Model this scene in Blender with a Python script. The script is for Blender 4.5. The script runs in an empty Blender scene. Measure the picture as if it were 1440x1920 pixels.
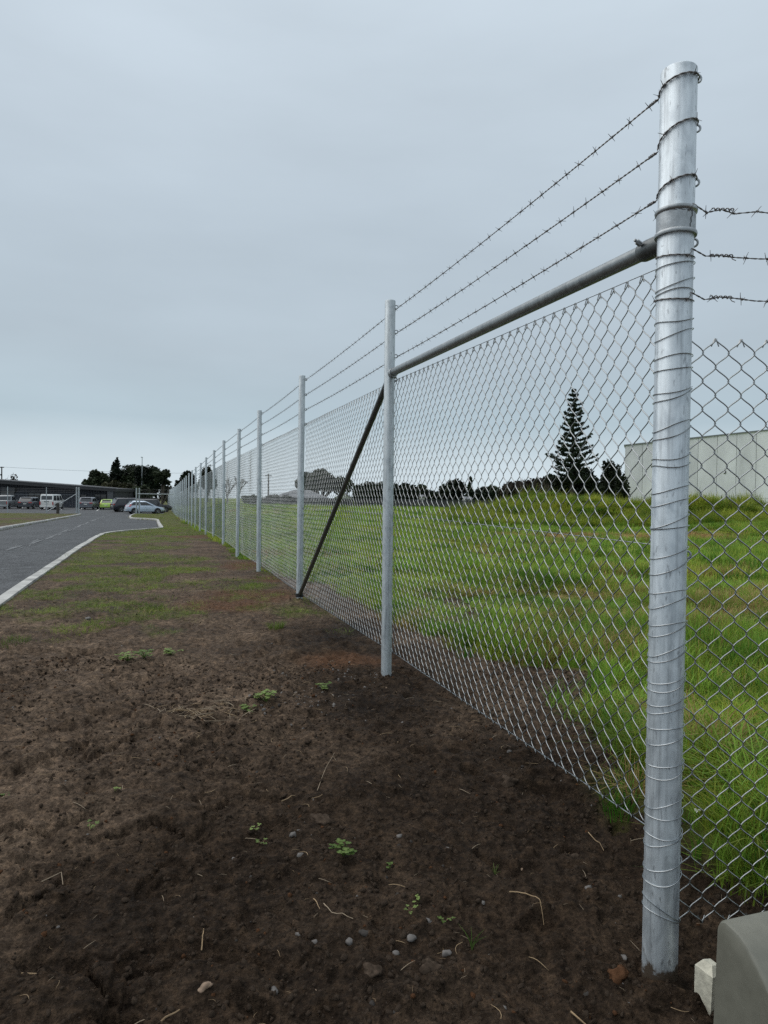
import bpy, math, random
import numpy as np
from mathutils import Vector, Matrix

random.seed(7)
RNG = np.random.default_rng(11)
R = math.radians
scene = bpy.context.scene
col = scene.collection

# ------------------------------------------------------------------ camera
EYE = 1.22
FPX = 1331.0                       # focal length in pixels of the 1440x1920 photograph
PITCH, ROLL = R(1.2), R(0.77)
cam_d = bpy.data.cameras.new('camera')
cam = bpy.data.objects.new('camera', cam_d)
col.objects.link(cam)
cam_d.sensor_width = 36.0
cam_d.lens = FPX / 1920 * 36.0
cam_d.clip_start = 0.05
cam_d.clip_end = 3000
cam.matrix_world = Matrix.Translation((0, 0, EYE)) @ Matrix.Rotation(R(90) - PITCH, 4, 'X') @ Matrix.Rotation(ROLL, 4, 'Z')
scene.camera = cam

# ------------------------------------------------------------------ sky and sun
SUN_EL, SUN_AZ = R(60), R(282)     # azimuth measured clockwise from +Y
world = bpy.data.worlds.new('World')
scene.world = world
world.use_nodes = True
wn, wl = world.node_tree.nodes, world.node_tree.links
wn.clear()
w_out = wn.new('ShaderNodeOutputWorld')
sky = wn.new('ShaderNodeTexSky')
sky.sky_type = 'NISHITA'
sky.sun_disc = False
sky.sun_elevation = SUN_EL
sky.sun_rotation = SUN_AZ
sky.dust_density = 3.0
bg_sky = wn.new('ShaderNodeBackground'); bg_sky.inputs['Strength'].default_value = 0.07
wl.new(sky.outputs[0], bg_sky.inputs[0])
tc = wn.new('ShaderNodeTexCoord')
sx = wn.new('ShaderNodeSeparateXYZ'); wl.new(tc.outputs['Generated'], sx.inputs[0])
cn = wn.new('ShaderNodeTexNoise'); cn.inputs['Scale'].default_value = 1.6; cn.inputs['Detail'].default_value = 4
mp = wn.new('ShaderNodeMapping'); mp.inputs['Scale'].default_value = (1, 1, 2.6)
wl.new(tc.outputs['Generated'], mp.inputs[0]); wl.new(mp.outputs[0], cn.inputs['Vector'])
ma = wn.new('ShaderNodeMath'); ma.operation = 'MULTIPLY_ADD'; ma.inputs[1].default_value = 0.05; ma.inputs[2].default_value = -0.025
wl.new(cn.outputs[0], ma.inputs[0])
ad = wn.new('ShaderNodeMath'); ad.operation = 'ADD'
wl.new(sx.outputs[2], ad.inputs[0]); wl.new(ma.outputs[0], ad.inputs[1])
cr = wn.new('ShaderNodeValToRGB')
els = cr.color_ramp.elements
els[0].position = 0.0; els[0].color = (0.70, 0.80, 0.865, 1)
els[1].position = 1.0; els[1].color = (0.66, 0.745, 0.82, 1)
for p_, c_ in ((0.045, (0.63, 0.735, 0.80, 1)), (0.105, (0.455, 0.565, 0.635, 1)), (0.20, (0.47, 0.555, 0.62, 1)), (0.36, (0.51, 0.595, 0.665, 1)), (0.55, (0.60, 0.69, 0.765, 1))):
    e_ = els.new(p_); e_.color = c_
wl.new(ad.outputs[0], cr.inputs[0])
bg_cl = wn.new('ShaderNodeBackground'); bg_cl.inputs['Strength'].default_value = 0.80
cn2 = wn.new('ShaderNodeTexNoise'); cn2.inputs['Scale'].default_value = 3.2; cn2.inputs['Detail'].default_value = 5; cn2.inputs['Roughness'].default_value = .5
mp2 = wn.new('ShaderNodeMapping'); mp2.inputs['Scale'].default_value = (1, 1, 3.5); mp2.inputs['Location'].default_value = (3, 1, 0)
wl.new(tc.outputs['Generated'], mp2.inputs[0]); wl.new(mp2.outputs[0], cn2.inputs['Vector'])
cmr = wn.new('ShaderNodeMapRange'); cmr.inputs[1].default_value = .3; cmr.inputs[2].default_value = .7; cmr.inputs[3].default_value = .955; cmr.inputs[4].default_value = 1.045
wl.new(cn2.outputs[0], cmr.inputs[0])
cmx = wn.new('ShaderNodeVectorMath'); cmx.operation = 'SCALE'; wl.new(cr.outputs[0], cmx.inputs[0]); wl.new(cmr.outputs[0], cmx.inputs['Scale'])
wl.new(cmx.outputs[0], bg_cl.inputs[0])
wm = wn.new('ShaderNodeMixShader'); wm.inputs[0].default_value = 0.9
wl.new(bg_sky.outputs[0], wm.inputs[1]); wl.new(bg_cl.outputs[0], wm.inputs[2])
wl.new(wm.outputs[0], w_out.inputs[0])

sun_d = bpy.data.lights.new('sun', 'SUN')
sun_d.energy = 1.5
sun_d.angle = R(80)
sun_d.color = (1.0, 0.97, 0.93)
sun = bpy.data.objects.new('sun', sun_d)
col.objects.link(sun)
sd = Vector((math.sin(SUN_AZ) * math.cos(SUN_EL), math.cos(SUN_AZ) * math.cos(SUN_EL), math.sin(SUN_EL)))
sun.rotation_euler = sd.to_track_quat('Z', 'Y').to_euler()

scene.view_settings.view_transform = 'Standard'
scene.view_settings.look = 'None'
scene.view_settings.exposure = 0.38
scene.view_settings.gamma = 1.0
scene.view_settings.use_curve_mapping = False
scene.cycles.max_bounces = 6
scene.cycles.transparent_max_bounces = 8
scene.cycles.use_denoising = False

# ------------------------------------------------------------------ numpy noise
def _h(xi, yi, s):
    h = (xi * 374761393 + yi * 668265263 + s * 1274126177) & 0xffffffff
    h = ((h ^ (h >> 13)) * 1274126177) & 0xffffffff
    return ((h ^ (h >> 16)) & 0xffffff) / float(0xffffff)
def vn(x, y, s=0):
    x = np.asarray(x, float); y = np.asarray(y, float)
    xf = np.floor(x); yf = np.floor(y)
    u = x - xf; v = y - yf
    u = u * u * u * (u * (u * 6 - 15) + 10); v = v * v * v * (v * (v * 6 - 15) + 10)
    xi = xf.astype(np.int64); yi = yf.astype(np.int64)
    a = _h(xi, yi, s); b = _h(xi + 1, yi, s); c = _h(xi, yi + 1, s); d = _h(xi + 1, yi + 1, s)
    return (a * (1 - u) + b * u) * (1 - v) + (c * (1 - u) + d * u) * v
def fbm(x, y, sc, o=3, s=0):
    t = 0; am = 1; n = 0
    x = np.asarray(x, float) / sc; y = np.asarray(y, float) / sc
    for k in range(o):
        c_, s_ = math.cos(k * 1.1 + .4), math.sin(k * 1.1 + .4)
        t = t + am * vn(x * c_ - y * s_ + 17.3 * k, x * s_ + y * c_ - 9.1 * k, s + 31 * k); n += am
        am *= .5; x = x * 2.03; y = y * 2.03
    return t / n
def sstep(a, b, x):
    t = np.clip((np.asarray(x, float) - a) / (b - a), 0, 1)
    return t * t * (3 - 2 * t)
def inpoly(x, y, poly):
    x = np.asarray(x, float); y = np.asarray(y, float)
    ins = np.zeros(x.shape, bool)
    n = len(poly)
    for i in range(n):
        x1, y1 = poly[i]; x2, y2 = poly[(i + 1) % n]
        if y1 == y2: continue
        c = ((y1 > y) != (y2 > y)) & (x < (x2 - x1) * (y - y1) / (y2 - y1) + x1)
        ins ^= c
    return ins
def polydist(x, y, poly, closed=True):
    x = np.asarray(x, float); y = np.asarray(y, float)
    d = np.full(x.shape, 1e9)
    n = len(poly)
    for i in range(n if closed else n - 1):
        x1, y1 = poly[i]; x2, y2 = poly[(i + 1) % n]
        dx, dy = x2 - x1, y2 - y1
        t = np.clip(((x - x1) * dx + (y - y1) * dy) / (dx * dx + dy * dy + 1e-12), 0, 1)
        d = np.minimum(d, np.hypot(x - x1 - t * dx, y - y1 - t * dy))
    return d

# ------------------------------------------------------------------ where things stand
P0 = np.array([0.876, 2.178])                  # the corner post
FA = R(-17.54)
FD = np.array([math.sin(FA), math.cos(FA)])    # along the long fence
FN = np.array([FD[1], -FD[0]])                 # towards the field
def fence_xy(s): return P0[0] + s * FD[0], P0[1] + s * FD[1]
POST_S = [0, 2.8, 6.0, 9.39, 12.66, 15.91, 19.34, 22.83, 26.64, 30.36, 34.1, 37.9, 41.86]
while POST_S[-1] < 150: POST_S.append(POST_S[-1] + 3.75)
B_S = [-6, -1.5, 0, 1.4, 2.8, 6, 9.4, 12.7, 15.9, 19.3, 22.8, 26.6, 30.4, 34.1, 42, 50, 60, 80, 400]
B_Z = [-1.42, -1.44, -1.462, -1.32, -1.22, -1.18, -1.22, -1.25, -1.235, -1.28, -1.36, -1.43, -1.51, -1.56, -1.72, -1.85, -1.98, -2.13, -2.14]
T_S = [0, 16, 19.3, 22.8, 26.6, 30.4, 34, 38, 42, 60, 80, 400]
T_Z = [1.33, 1.33, 1.296, 1.26, 1.23, 1.21, 1.19, 1.155, 1.11, .9, .75, .72]
def fence_top(s): return float(np.interp(s, T_S, T_Z)) + EYE

def gbase(x, y):
    """smooth lie of the land, no road cutting, no clods"""
    x = np.asarray(x, float); y = np.asarray(y, float)
    t = (x - P0[0]) * FD[0] + (y - P0[1]) * FD[1]
    u = (x - P0[0]) * FN[0] + (y - P0[1]) * FN[1]
    verge = np.interp(t, B_S, B_Z) + EYE
    field = 0.0 + 0.05 * (fbm(x, y, 6.0, 2, 5) - .5) + 0.02
    near = np.interp(t, B_S, B_Z) + EYE
    # the field bank starts a little way behind the fence
    wide = np.interp(t, [0, 3, 10, 40, 90], [0.9, 1.2, 2.0, 4.0, 6.0])
    k = sstep(0.15, 1.0, u / wide)
    z = verge * (1 - k) + field * k
    # spoil mound at the back of the field
    yc = 36.0 + 1.2 * np.sin(x * .35) - .06 * (x - 8)
    dy = y - yc
    prof = np.where(dy < 0, sstep(-6.0, -0.6, dy), 1 - sstep(1.0, 8.0, dy))
    rise = sstep(4.0, 9.0, x + 0.25 * (y - 36))
    hump = 1.02 + .16 * np.sin(x * .8 + 1.1) + .7 * (fbm(x, y, 2.0, 3, 71) - .5) - .25 * sstep(11, 15, x)
    z = z + hump * prof * rise
    z = z + .35 * np.exp(-((x - 13.5) ** 2 / 12 + (y - 26) ** 2 / 5))
    return z

CP = np.array([0, 0, EYE])
_F = np.array([0, math.cos(PITCH), -math.sin(PITCH)]); _U0 = np.array([0, math.sin(PITCH), math.cos(PITCH)]); _R0 = np.array([1., 0, 0])
_R = _R0 * math.cos(ROLL) + _U0 * math.sin(ROLL); _U = -_R0 * math.sin(ROLL) + _U0 * math.cos(ROLL)
def ray(px, py): return _F + _R * (px - 720) / FPX + _U * (960 - py) / FPX
def at(px, py, Y):
    d = ray(px, py); return CP + d * (Y / d[1])
def G(px, py):
    """where a pixel of the photograph meets the ground"""
    d = ray(px, py); lo, hi = .3, 400.
    ts = np.geomspace(.5, 400, 900)
    p = CP[None] + ts[:, None] * d[None]
    below = p[:, 2] < gbase(p[:, 0], p[:, 1])
    i = int(np.argmax(below)) if below.any() else len(ts) - 1
    a, b = ts[max(i - 1, 0)], ts[i]
    for _ in range(30):
        m = .5 * (a + b); q = CP + m * d
        if q[2] < float(gbase(q[0], q[1])): b = m
        else: a = m
    return CP + b * d

# road and car park outline, kerb lines
kr_px = [(0, 1128), (60, 1086), (120, 1045), (165, 1017), (180, 1007), (192, 1001.5), (207, 998), (250, 994), (285, 991.5), (301, 990)]
KR = [tuple(G(*p)[:2]) for p in kr_px]
d0 = np.array(KR[0]) - np.array(KR[2]); d0 /= np.linalg.norm(d0)
KR = [tuple(np.array(KR[0]) + d0 * 14)] + KR
kr2_px = [(303, 989), (298, 981), (295.5, 974.5), (291, 973.2), (270, 972), (248, 971), (243.5, 969.5), (244, 967), (248, 965), (252.5, 963.2)]
KR2 = [tuple(G(*p)[:2]) for p in kr2_px]
KRIGHT = KR + KR2
KLEFT = [tuple(G(*p)[:2]) for p in [(0, 990), (60, 979.5), (110, 971), (140, 966), (151, 963.6)]]
dl = np.array(KLEFT[0]) - np.array(KLEFT[1]); dl /= np.linalg.norm(dl)
KLEFT = [tuple(np.array(KLEFT[0]) + dl * 26)] + KLEFT
GATE_Y = 78.0
gx_f = fence_xy((GATE_Y - P0[1]) / FD[1])
ROAD = KRIGHT + [(gx_f[0] - .5, KRIGHT[-1][1] + 1.0), (fence_xy(135)[0] - .5, fence_xy(135)[1]), (-110, 132), (-110, KLEFT[-1][1] + 1.5), (KLEFT[-1][0] - 1.0, KLEFT[-1][1] + 1.2)] + KLEFT[::-1]

# bare soil between the fence and the pasture
soil_px = [(560, 1085), (640, 1097), (700, 1125), (740, 1150), (800, 1185), (850, 1205), (930, 1235), (1000, 1252), (1080, 1262), (1140, 1300), (1165, 1380), (1190, 1450), (1215, 1500)]
SOILB = [tuple(G(*p)[:2]) for p in soil_px] + [tuple(G(*p)[:2]) for p in [(1270, 1470), (1310, 1530), (1370, 1600), (1440, 1660)]]
SOIL = [fence_xy(11)] + SOILB + [(2.6, 2.35), (2.6, 0.6), (0.9, 0.9)]
PATCH = [tuple(G(*p)[:2]) for p in [(750, 1108), (820, 1113), (880, 1128), (945, 1165), (940, 1190), (880, 1188), (820, 1170), (775, 1150)]]

def drystrip(x, y):
    w = .5 * (fbm(x, y, 1.2, 3, 79) - .5)
    return np.clip(1.25 * np.exp(-((y - 22.5 - .15 * (x - 6)) / 1.5) ** 2) * sstep(2.5, 4.5, x) * (1 - sstep(9.5, 13, x)) * 1.2 + w * .8 - .15, 0, 1) * (x > 2)
def soil_darkness(x, y):
    """darker soil tone round the corner and along the near fence, paler elsewhere"""
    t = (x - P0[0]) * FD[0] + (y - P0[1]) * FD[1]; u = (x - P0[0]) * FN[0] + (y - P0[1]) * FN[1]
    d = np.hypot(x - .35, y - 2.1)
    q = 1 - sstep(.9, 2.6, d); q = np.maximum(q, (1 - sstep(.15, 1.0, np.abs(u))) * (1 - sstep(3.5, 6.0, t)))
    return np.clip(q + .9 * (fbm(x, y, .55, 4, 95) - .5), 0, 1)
def masks(x, y):
    """grass in the field, grass on the verge, red clay, inside the road"""
    x = np.asarray(x, float); y = np.asarray(y, float)
    t = (x - P0[0]) * FD[0] + (y - P0[1]) * FD[1]
    u = (x - P0[0]) * FN[0] + (y - P0[1]) * FN[1]
    wob = .55 * (fbm(x, y, .7, 3, 3) - .5)
    soil = inpoly(x, y, SOIL); ds = polydist(x, y, SOIL)
    sd_ = np.where(soil, ds, -ds) + wob * np.clip(y / 4, .5, 1.5)
    pt = inpoly(x, y, PATCH); dp = polydist(x, y, PATCH)
    pd_ = np.where(pt, dp, -dp) + wob
    infield = np.where(y > P0[1] + .12, sstep(.05, .25, u), 0) * np.where((x > P0[0]) | (y > P0[1]), 1, 0)
    gf = infield * (1 - sstep(-.10, .12, sd_)) * (1 - .97 * sstep(-.22, .0, pd_))
    gf = np.maximum(gf, infield * .35 * (1 - sstep(.0, .28, sd_)) * sstep(.52, .66, fbm(x, y, .33, 3, 9)))
    gf = gf * np.where(t < 12, sstep(.30, .60, u + .3 * (fbm(x, y, .3, 2, 19) - .5)), 1)
    n1 = fbm(x, y, 1.1, 4, 21); n2 = fbm(x, y, 4.5, 2, 22)
    lvl = np.interp(y, [0, 3.4, 4.6, 6.2, 9, 15, 24, 40, 90], [0, 0.06, .22, .42, .50, .55, .68, .88, .95])
    bare_by_fence = sstep(-1.6, -.3, u) * np.interp(t, [0, 16, 24, 40], [1, 1, .5, .2])
    lvl = lvl - .20 * bare_by_fence
    n3 = fbm(x, y, .28, 3, 23)
    gv = sstep(-.10, .22, lvl - (1 - (.50 * n1 + .2 * n2 + .3 * n3)) * 1.9 + .46)
    gv = gv * (1 - infield) * sstep(0, .1, lvl)
    road = inpoly(x, y, ROAD)
    left = (x < -7) & (~road) & (y < 80) & (x < np.interp(y, [q[1] for q in KLEFT], [q[0] for q in KLEFT]) + .5)
    gv = np.where(left, sstep(.40, .62, n1 * .6 + n2 * .4 + .004 * (y - 60)), gv)
    cl = 0
    for (px, py, rx, ry) in CLAY:
        cl = np.maximum(cl, np.exp(-(((x - px) / rx) ** 2 + ((y - py) / ry) ** 2)))
    clay = sstep(.25, .8, cl + .5 * (fbm(x, y, .8, 3, 33) - .5)) * (u < .3)
    dr = polydist(x, y, ROAD)
    return gf, gv, clay, road, dr
CLAY = []
for (px, py, rx, ry) in [(470, 1118, .7, .8), (430, 1135, .6, .5), (520, 1085, .4, .5), (640, 1235, .45, .3), (375, 1005, 1.0, 3.0), (455, 1060, .5, .8), (330, 985, 1.2, 5)]:
    g_ = G(px, py); CLAY.append((g_[0], g_[1], rx, ry))

CRACKS = []
for ln_ in ([(20, 1440), (75, 1418), (130, 1398), (172, 1372), (158, 1420), (205, 1392), (262, 1378)], [(215, 1556), (285, 1536), (328, 1546), (343, 1562), (322, 1592)], [(-20, 1712), (50, 1682), (98, 1656), (119, 1640)], [(168, 1798), (180, 1836), (206, 1846)], [(-10, 1560), (40, 1548), (92, 1556), (150, 1530)], [(190, 1890), (214, 1880), (262, 1895), (300, 1930)], [(400, 1500), (440, 1478), (500, 1482)]):
    CRACKS.append([tuple(G(*p)[:2]) for p in ln_])
def cracks(x, y):
    z = np.zeros(np.shape(x)); xj = x + .05 * (fbm(x, y, .05, 3, 101) - .5); yj = y + .05 * (fbm(x, y, .05, 3, 102) - .5)
    near = (y < 5) & (y > .5) & (x > -4) & (x < 1)
    if not near.any(): return z
    xs, ys = xj[near], yj[near]; zz = np.zeros(xs.shape)
    for c in CRACKS:
        best = np.full(xs.shape, 9.); side = np.zeros(xs.shape)
        for (x1, y1), (x2, y2) in zip(c[:-1], c[1:]):
            dx, dy = x2 - x1, y2 - y1; t = np.clip(((xs - x1) * dx + (ys - y1) * dy) / (dx * dx + dy * dy), 0, 1)
            d = np.hypot(xs - x1 - t * dx, ys - y1 - t * dy); sg = np.sign((xs - x1) * dy - (ys - y1) * dx)
            m = d < best; best = np.where(m, d, best); side = np.where(m, sg, side)
        zz += -.020 * np.exp(-(best / .009) ** 2) - .022 * (side > 0) * np.exp(-best / .07) + .012 * (side <= 0) * np.exp(-best / .10)
    z[near] = zz
    return z
def gdetail(x, y, gv, gf):
    r = np.hypot(x, y)
    dirt = 1 - np.clip(gf, 0, 1) * .6
    z = .045 * (fbm(x, y, .9, 3, 41) - .5) * np.clip(r / 2.5, .5, 1)
    nf = np.clip(1 - (r - 9) / 8, 0, 1)
    rg = 1 - np.abs(2 * fbm(x, y, .16, 3, 43) - 1)
    z = z + nf * dirt * (.046 * (fbm(x, y, .14, 3, 42) - .5) - .010 * sstep(.86, 1.0, rg))
    z = z + nf * .020 * (fbm(x, y, .038, 3, 44) - .5)
    z = z + nf * .009 * (fbm(x, y, .014, 2, 45) - .5)
    # broken crust: small ledges and pits, strongest on the left where the soil has been trampled
    tr = fbm(x, y, .42, 4, 47)
    led = sstep(.0, 1.0, (-x + .3) / 1.2) * nf * (y < 5.5)
    z = z - .024 * led * sstep(.50, .518, tr) * (1 - sstep(.55, .80, tr)) - .02 * led * sstep(.60, .612, tr) * (1 - sstep(.62, .8, tr))
    pit = fbm(x, y, .22, 2, 51)
    z = z - .035 * nf * sstep(.76, .84, pit) * (y < 6)
    z = z + cracks(x, y)
    lump = fbm(x, y, .09, 2, 52)
    z = z + .018 * nf * sstep(.74, .86, lump)
    return z
def heap(x, y):
    z = 0
    for i_ in range(1, 6):
        px_, py_ = fence_xy(POST_S[i_]); d_ = np.hypot(x - px_, y - py_)
        z = z + .035 * np.exp(-(d_ / .13) ** 2) * (.4 + 1.2 * fbm(x, y, .07, 2, 55))
    return z
def gz(x, y, m=None):
    gf, gv, clay, road, dr = m if m is not None else masks(x, y)
    z = gbase(x, y)
    sink = road & (dr > .05)
    z = np.where(sink, z - .13, z + np.where(road, 0, 1) * (gdetail(x, y, gv, gf) + heap(x, y)) * np.clip(dr / .3, 0, 1))
    return z
def gz1(x, y): return float(gz(np.array([x]), np.array([y]))[0])

# ------------------------------------------------------------------ materials
MATS = {}
def nmat(name):
    m = bpy.data.materials.new(name); m.use_nodes = True
    MATS[name] = m
    n, l = m.node_tree.nodes, m.node_tree.links
    return m, n, l, n['Principled BSDF']
def lnk(l, a, b): l.new(a, b)
def ramp(n, stops):
    r = n.new('ShaderNodeValToRGB'); e = r.color_ramp.elements
    e[0].position, e[0].color = stops[0][0], (*stops[0][1], 1)
    e[1].position, e[1].color = stops[-1][0], (*stops[-1][1], 1)
    for p, c in stops[1:-1]:
        q = e.new(p); q.color = (*c, 1)
    return r
def noise(n, l, sc, det=4, vec=None, rough=.55, dist=0):
    t = n.new('ShaderNodeTexNoise'); t.inputs['Scale'].default_value = sc; t.inputs['Detail'].default_value = det
    t.inputs['Roughness'].default_value = rough; t.inputs['Distortion'].default_value = dist
    if vec is not None: l.new(vec, t.inputs['Vector'])
    return t
def objvec(n, l, sc=(1, 1, 1)):
    c = n.new('ShaderNodeTexCoord'); m = n.new('ShaderNodeMapping'); m.inputs['Scale'].default_value = sc
    l.new(c.outputs['Object'], m.inputs[0]); return m.outputs[0]
def bump(n, l, hgt, st, bs, dist=.01):
    b = n.new('ShaderNodeBump'); b.inputs['Strength'].default_value = st; b.inputs['Distance'].default_value = dist
    l.new(hgt, b.inputs['Height']); l.new(b.outputs[0], bs.inputs['Normal']); return b
def simple(name, c, rough=.6, metal=0, var=.15, sc=6, bst=0, stretch=(1, 1, 1), coat=0, spec=.5, rvar=.0):
    m, n, l, bs = nmat(name)
    bs.inputs['Roughness'].default_value = rough; bs.inputs['Metallic'].default_value = metal
    bs.inputs['Specular IOR Level'].default_value = spec
    if coat: bs.inputs['Coat Weight'].default_value = coat; bs.inputs['Coat Roughness'].default_value = .08
    v = objvec(n, l, stretch)
    t = noise(n, l, sc, 5, v)
    r = ramp(n, [(.3, tuple(x * (1 - var) for x in c)), (.7, tuple(min(1, x * (1 + var)) for x in c))])
    l.new(t.outputs[0], r.inputs[0]); l.new(r.outputs[0], bs.inputs['Base Color'])
    if rvar:
        mr = n.new('ShaderNodeMapRange'); mr.inputs[3].default_value = rough - rvar; mr.inputs[4].default_value = rough + rvar
        l.new(t.outputs[0], mr.inputs[0]); l.new(mr.outputs[0], bs.inputs['Roughness'])
    if bst: bump(n, l, t.outputs[0], bst, bs)
    return m

# galvanised pipe: long drawn streaks, spangle, scuffs
def galv(name, base, rough, streak=1.0, dark=(.16, .17, .18), metal=.85, mud=None):
    m, n, l, bs = nmat(name)
    v = objvec(n, l, (26, 26, 1.1)); v2 = objvec(n, l, (1, 1, .6)); v3 = objvec(n, l, (95, 95, 26))
    t1 = noise(n, l, 2.2, 5, v, .6); t2 = noise(n, l, 14, 4, v2, .6, 1.2); t3 = noise(n, l, 1.0, 3, v3, .5)
    r1 = ramp(n, [(.30, tuple(b * (1 - .5 * streak) for b in base)), (.46, tuple(b * .93 for b in base)), (.72, tuple(min(1, b * 1.13) for b in base))])
    l.new(t1.outputs[0], r1.inputs[0])
    mx = n.new('ShaderNodeMix'); mx.data_type = 'RGBA'; mx.blend_type = 'MULTIPLY'; mx.inputs[0].default_value = .55
    r2 = ramp(n, [(.34, (.50, .52, .54)), (.58, (1, 1, 1))])
    l.new(t2.outputs[0], r2.inputs[0]); l.new(r1.outputs[0], mx.inputs[6]); l.new(r2.outputs[0], mx.inputs[7])
    # scuffs
    r3 = ramp(n, [(.61, (0, 0, 0)), (.70, (1, 1, 1))]); l.new(t3.outputs[0], r3.inputs[0])
    sc_ = n.new('ShaderNodeMath'); sc_.operation = 'MULTIPLY'; sc_.inputs[1].default_value = .8 * streak; l.new(r3.outputs[0], sc_.inputs[0])
    mx2 = n.new('ShaderNodeMix'); mx2.data_type = 'RGBA'; l.new(sc_.outputs[0], mx2.inputs[0]); l.new(mx.outputs[2], mx2.inputs[6]); mx2.inputs[7].default_value = (*dark, 1)
    if mud is not None:
        # splashed soil dried on the foot of the post
        gm = n.new('ShaderNodeNewGeometry'); sm = n.new('ShaderNodeSeparateXYZ'); l.new(gm.outputs['Position'], sm.inputs[0])
        nm = noise(n, l, 24, 4, gm.outputs['Position'], .65)
        hm = n.new('ShaderNodeMapRange'); hm.inputs[1].default_value = mud + .16; hm.inputs[2].default_value = mud - .02; hm.inputs[3].default_value = 0; hm.inputs[4].default_value = .62
        l.new(sm.outputs[2], hm.inputs[0])
        am = n.new('ShaderNodeMath'); am.operation = 'ADD'; l.new(hm.outputs[0], am.inputs[0]); l.new(nm.outputs[0], am.inputs[1])
        rm = ramp(n, [(.70, (0, 0, 0)), (.86, (1, 1, 1))]); l.new(am.outputs[0], rm.inputs[0])
        mm_ = n.new('ShaderNodeMix'); mm_.data_type = 'RGBA'; l.new(rm.outputs[0], mm_.inputs[0]); l.new(mx2.outputs[2], mm_.inputs[6]); mm_.inputs[7].default_value = (.06, .045, .032, 1); mx2 = mm_
        mt = n.new('ShaderNodeMapRange'); mt.inputs[3].default_value = metal; mt.inputs[4].default_value = 0; l.new(rm.outputs[0], mt.inputs[0]); l.new(mt.outputs[0], bs.inputs['Metallic'])
    l.new(mx2.outputs[2], bs.inputs['Base Color'])
    bs.inputs['Metallic'].default_value = metal
    mr = n.new('ShaderNodeMapRange'); mr.inputs[3].default_value = rough - .08; mr.inputs[4].default_value = rough + .18
    l.new(t2.outputs[0], mr.inputs[0]); l.new(mr.outputs[0], bs.inputs['Roughness'])
    bump(n, l, t1.outputs[0], .05, bs, .001)
    return m
galv('galv_post', (.61, .66, .69), .44, .75, (.15, .16, .17), .62, -.285)
galv('galv_line', (.50, .54, .555), .46, .75, (.22, .23, .235), .62)
galv('galv_rail', (.27, .29, .295), .34, .4, (.15, .15, .15), .65)
galv('galv_brace', (.125, .135, .135), .34, .4, (.08, .08, .08), .6)
simple('galv_wire', (.30, .32, .33), .35, .95, .15, 30)
simple('mesh_wire', (.37, .38, .38), .30, .97, .14, 9)
simple('old_wire', (.20, .19, .185), .5, .7, .3, 40)
simple('lace_wire', (.34, .36, .37), .3, .95, .15, 30)
simple('band_metal', (.36, .38, .39), .45, .8, .2, 40, .1)

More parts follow.
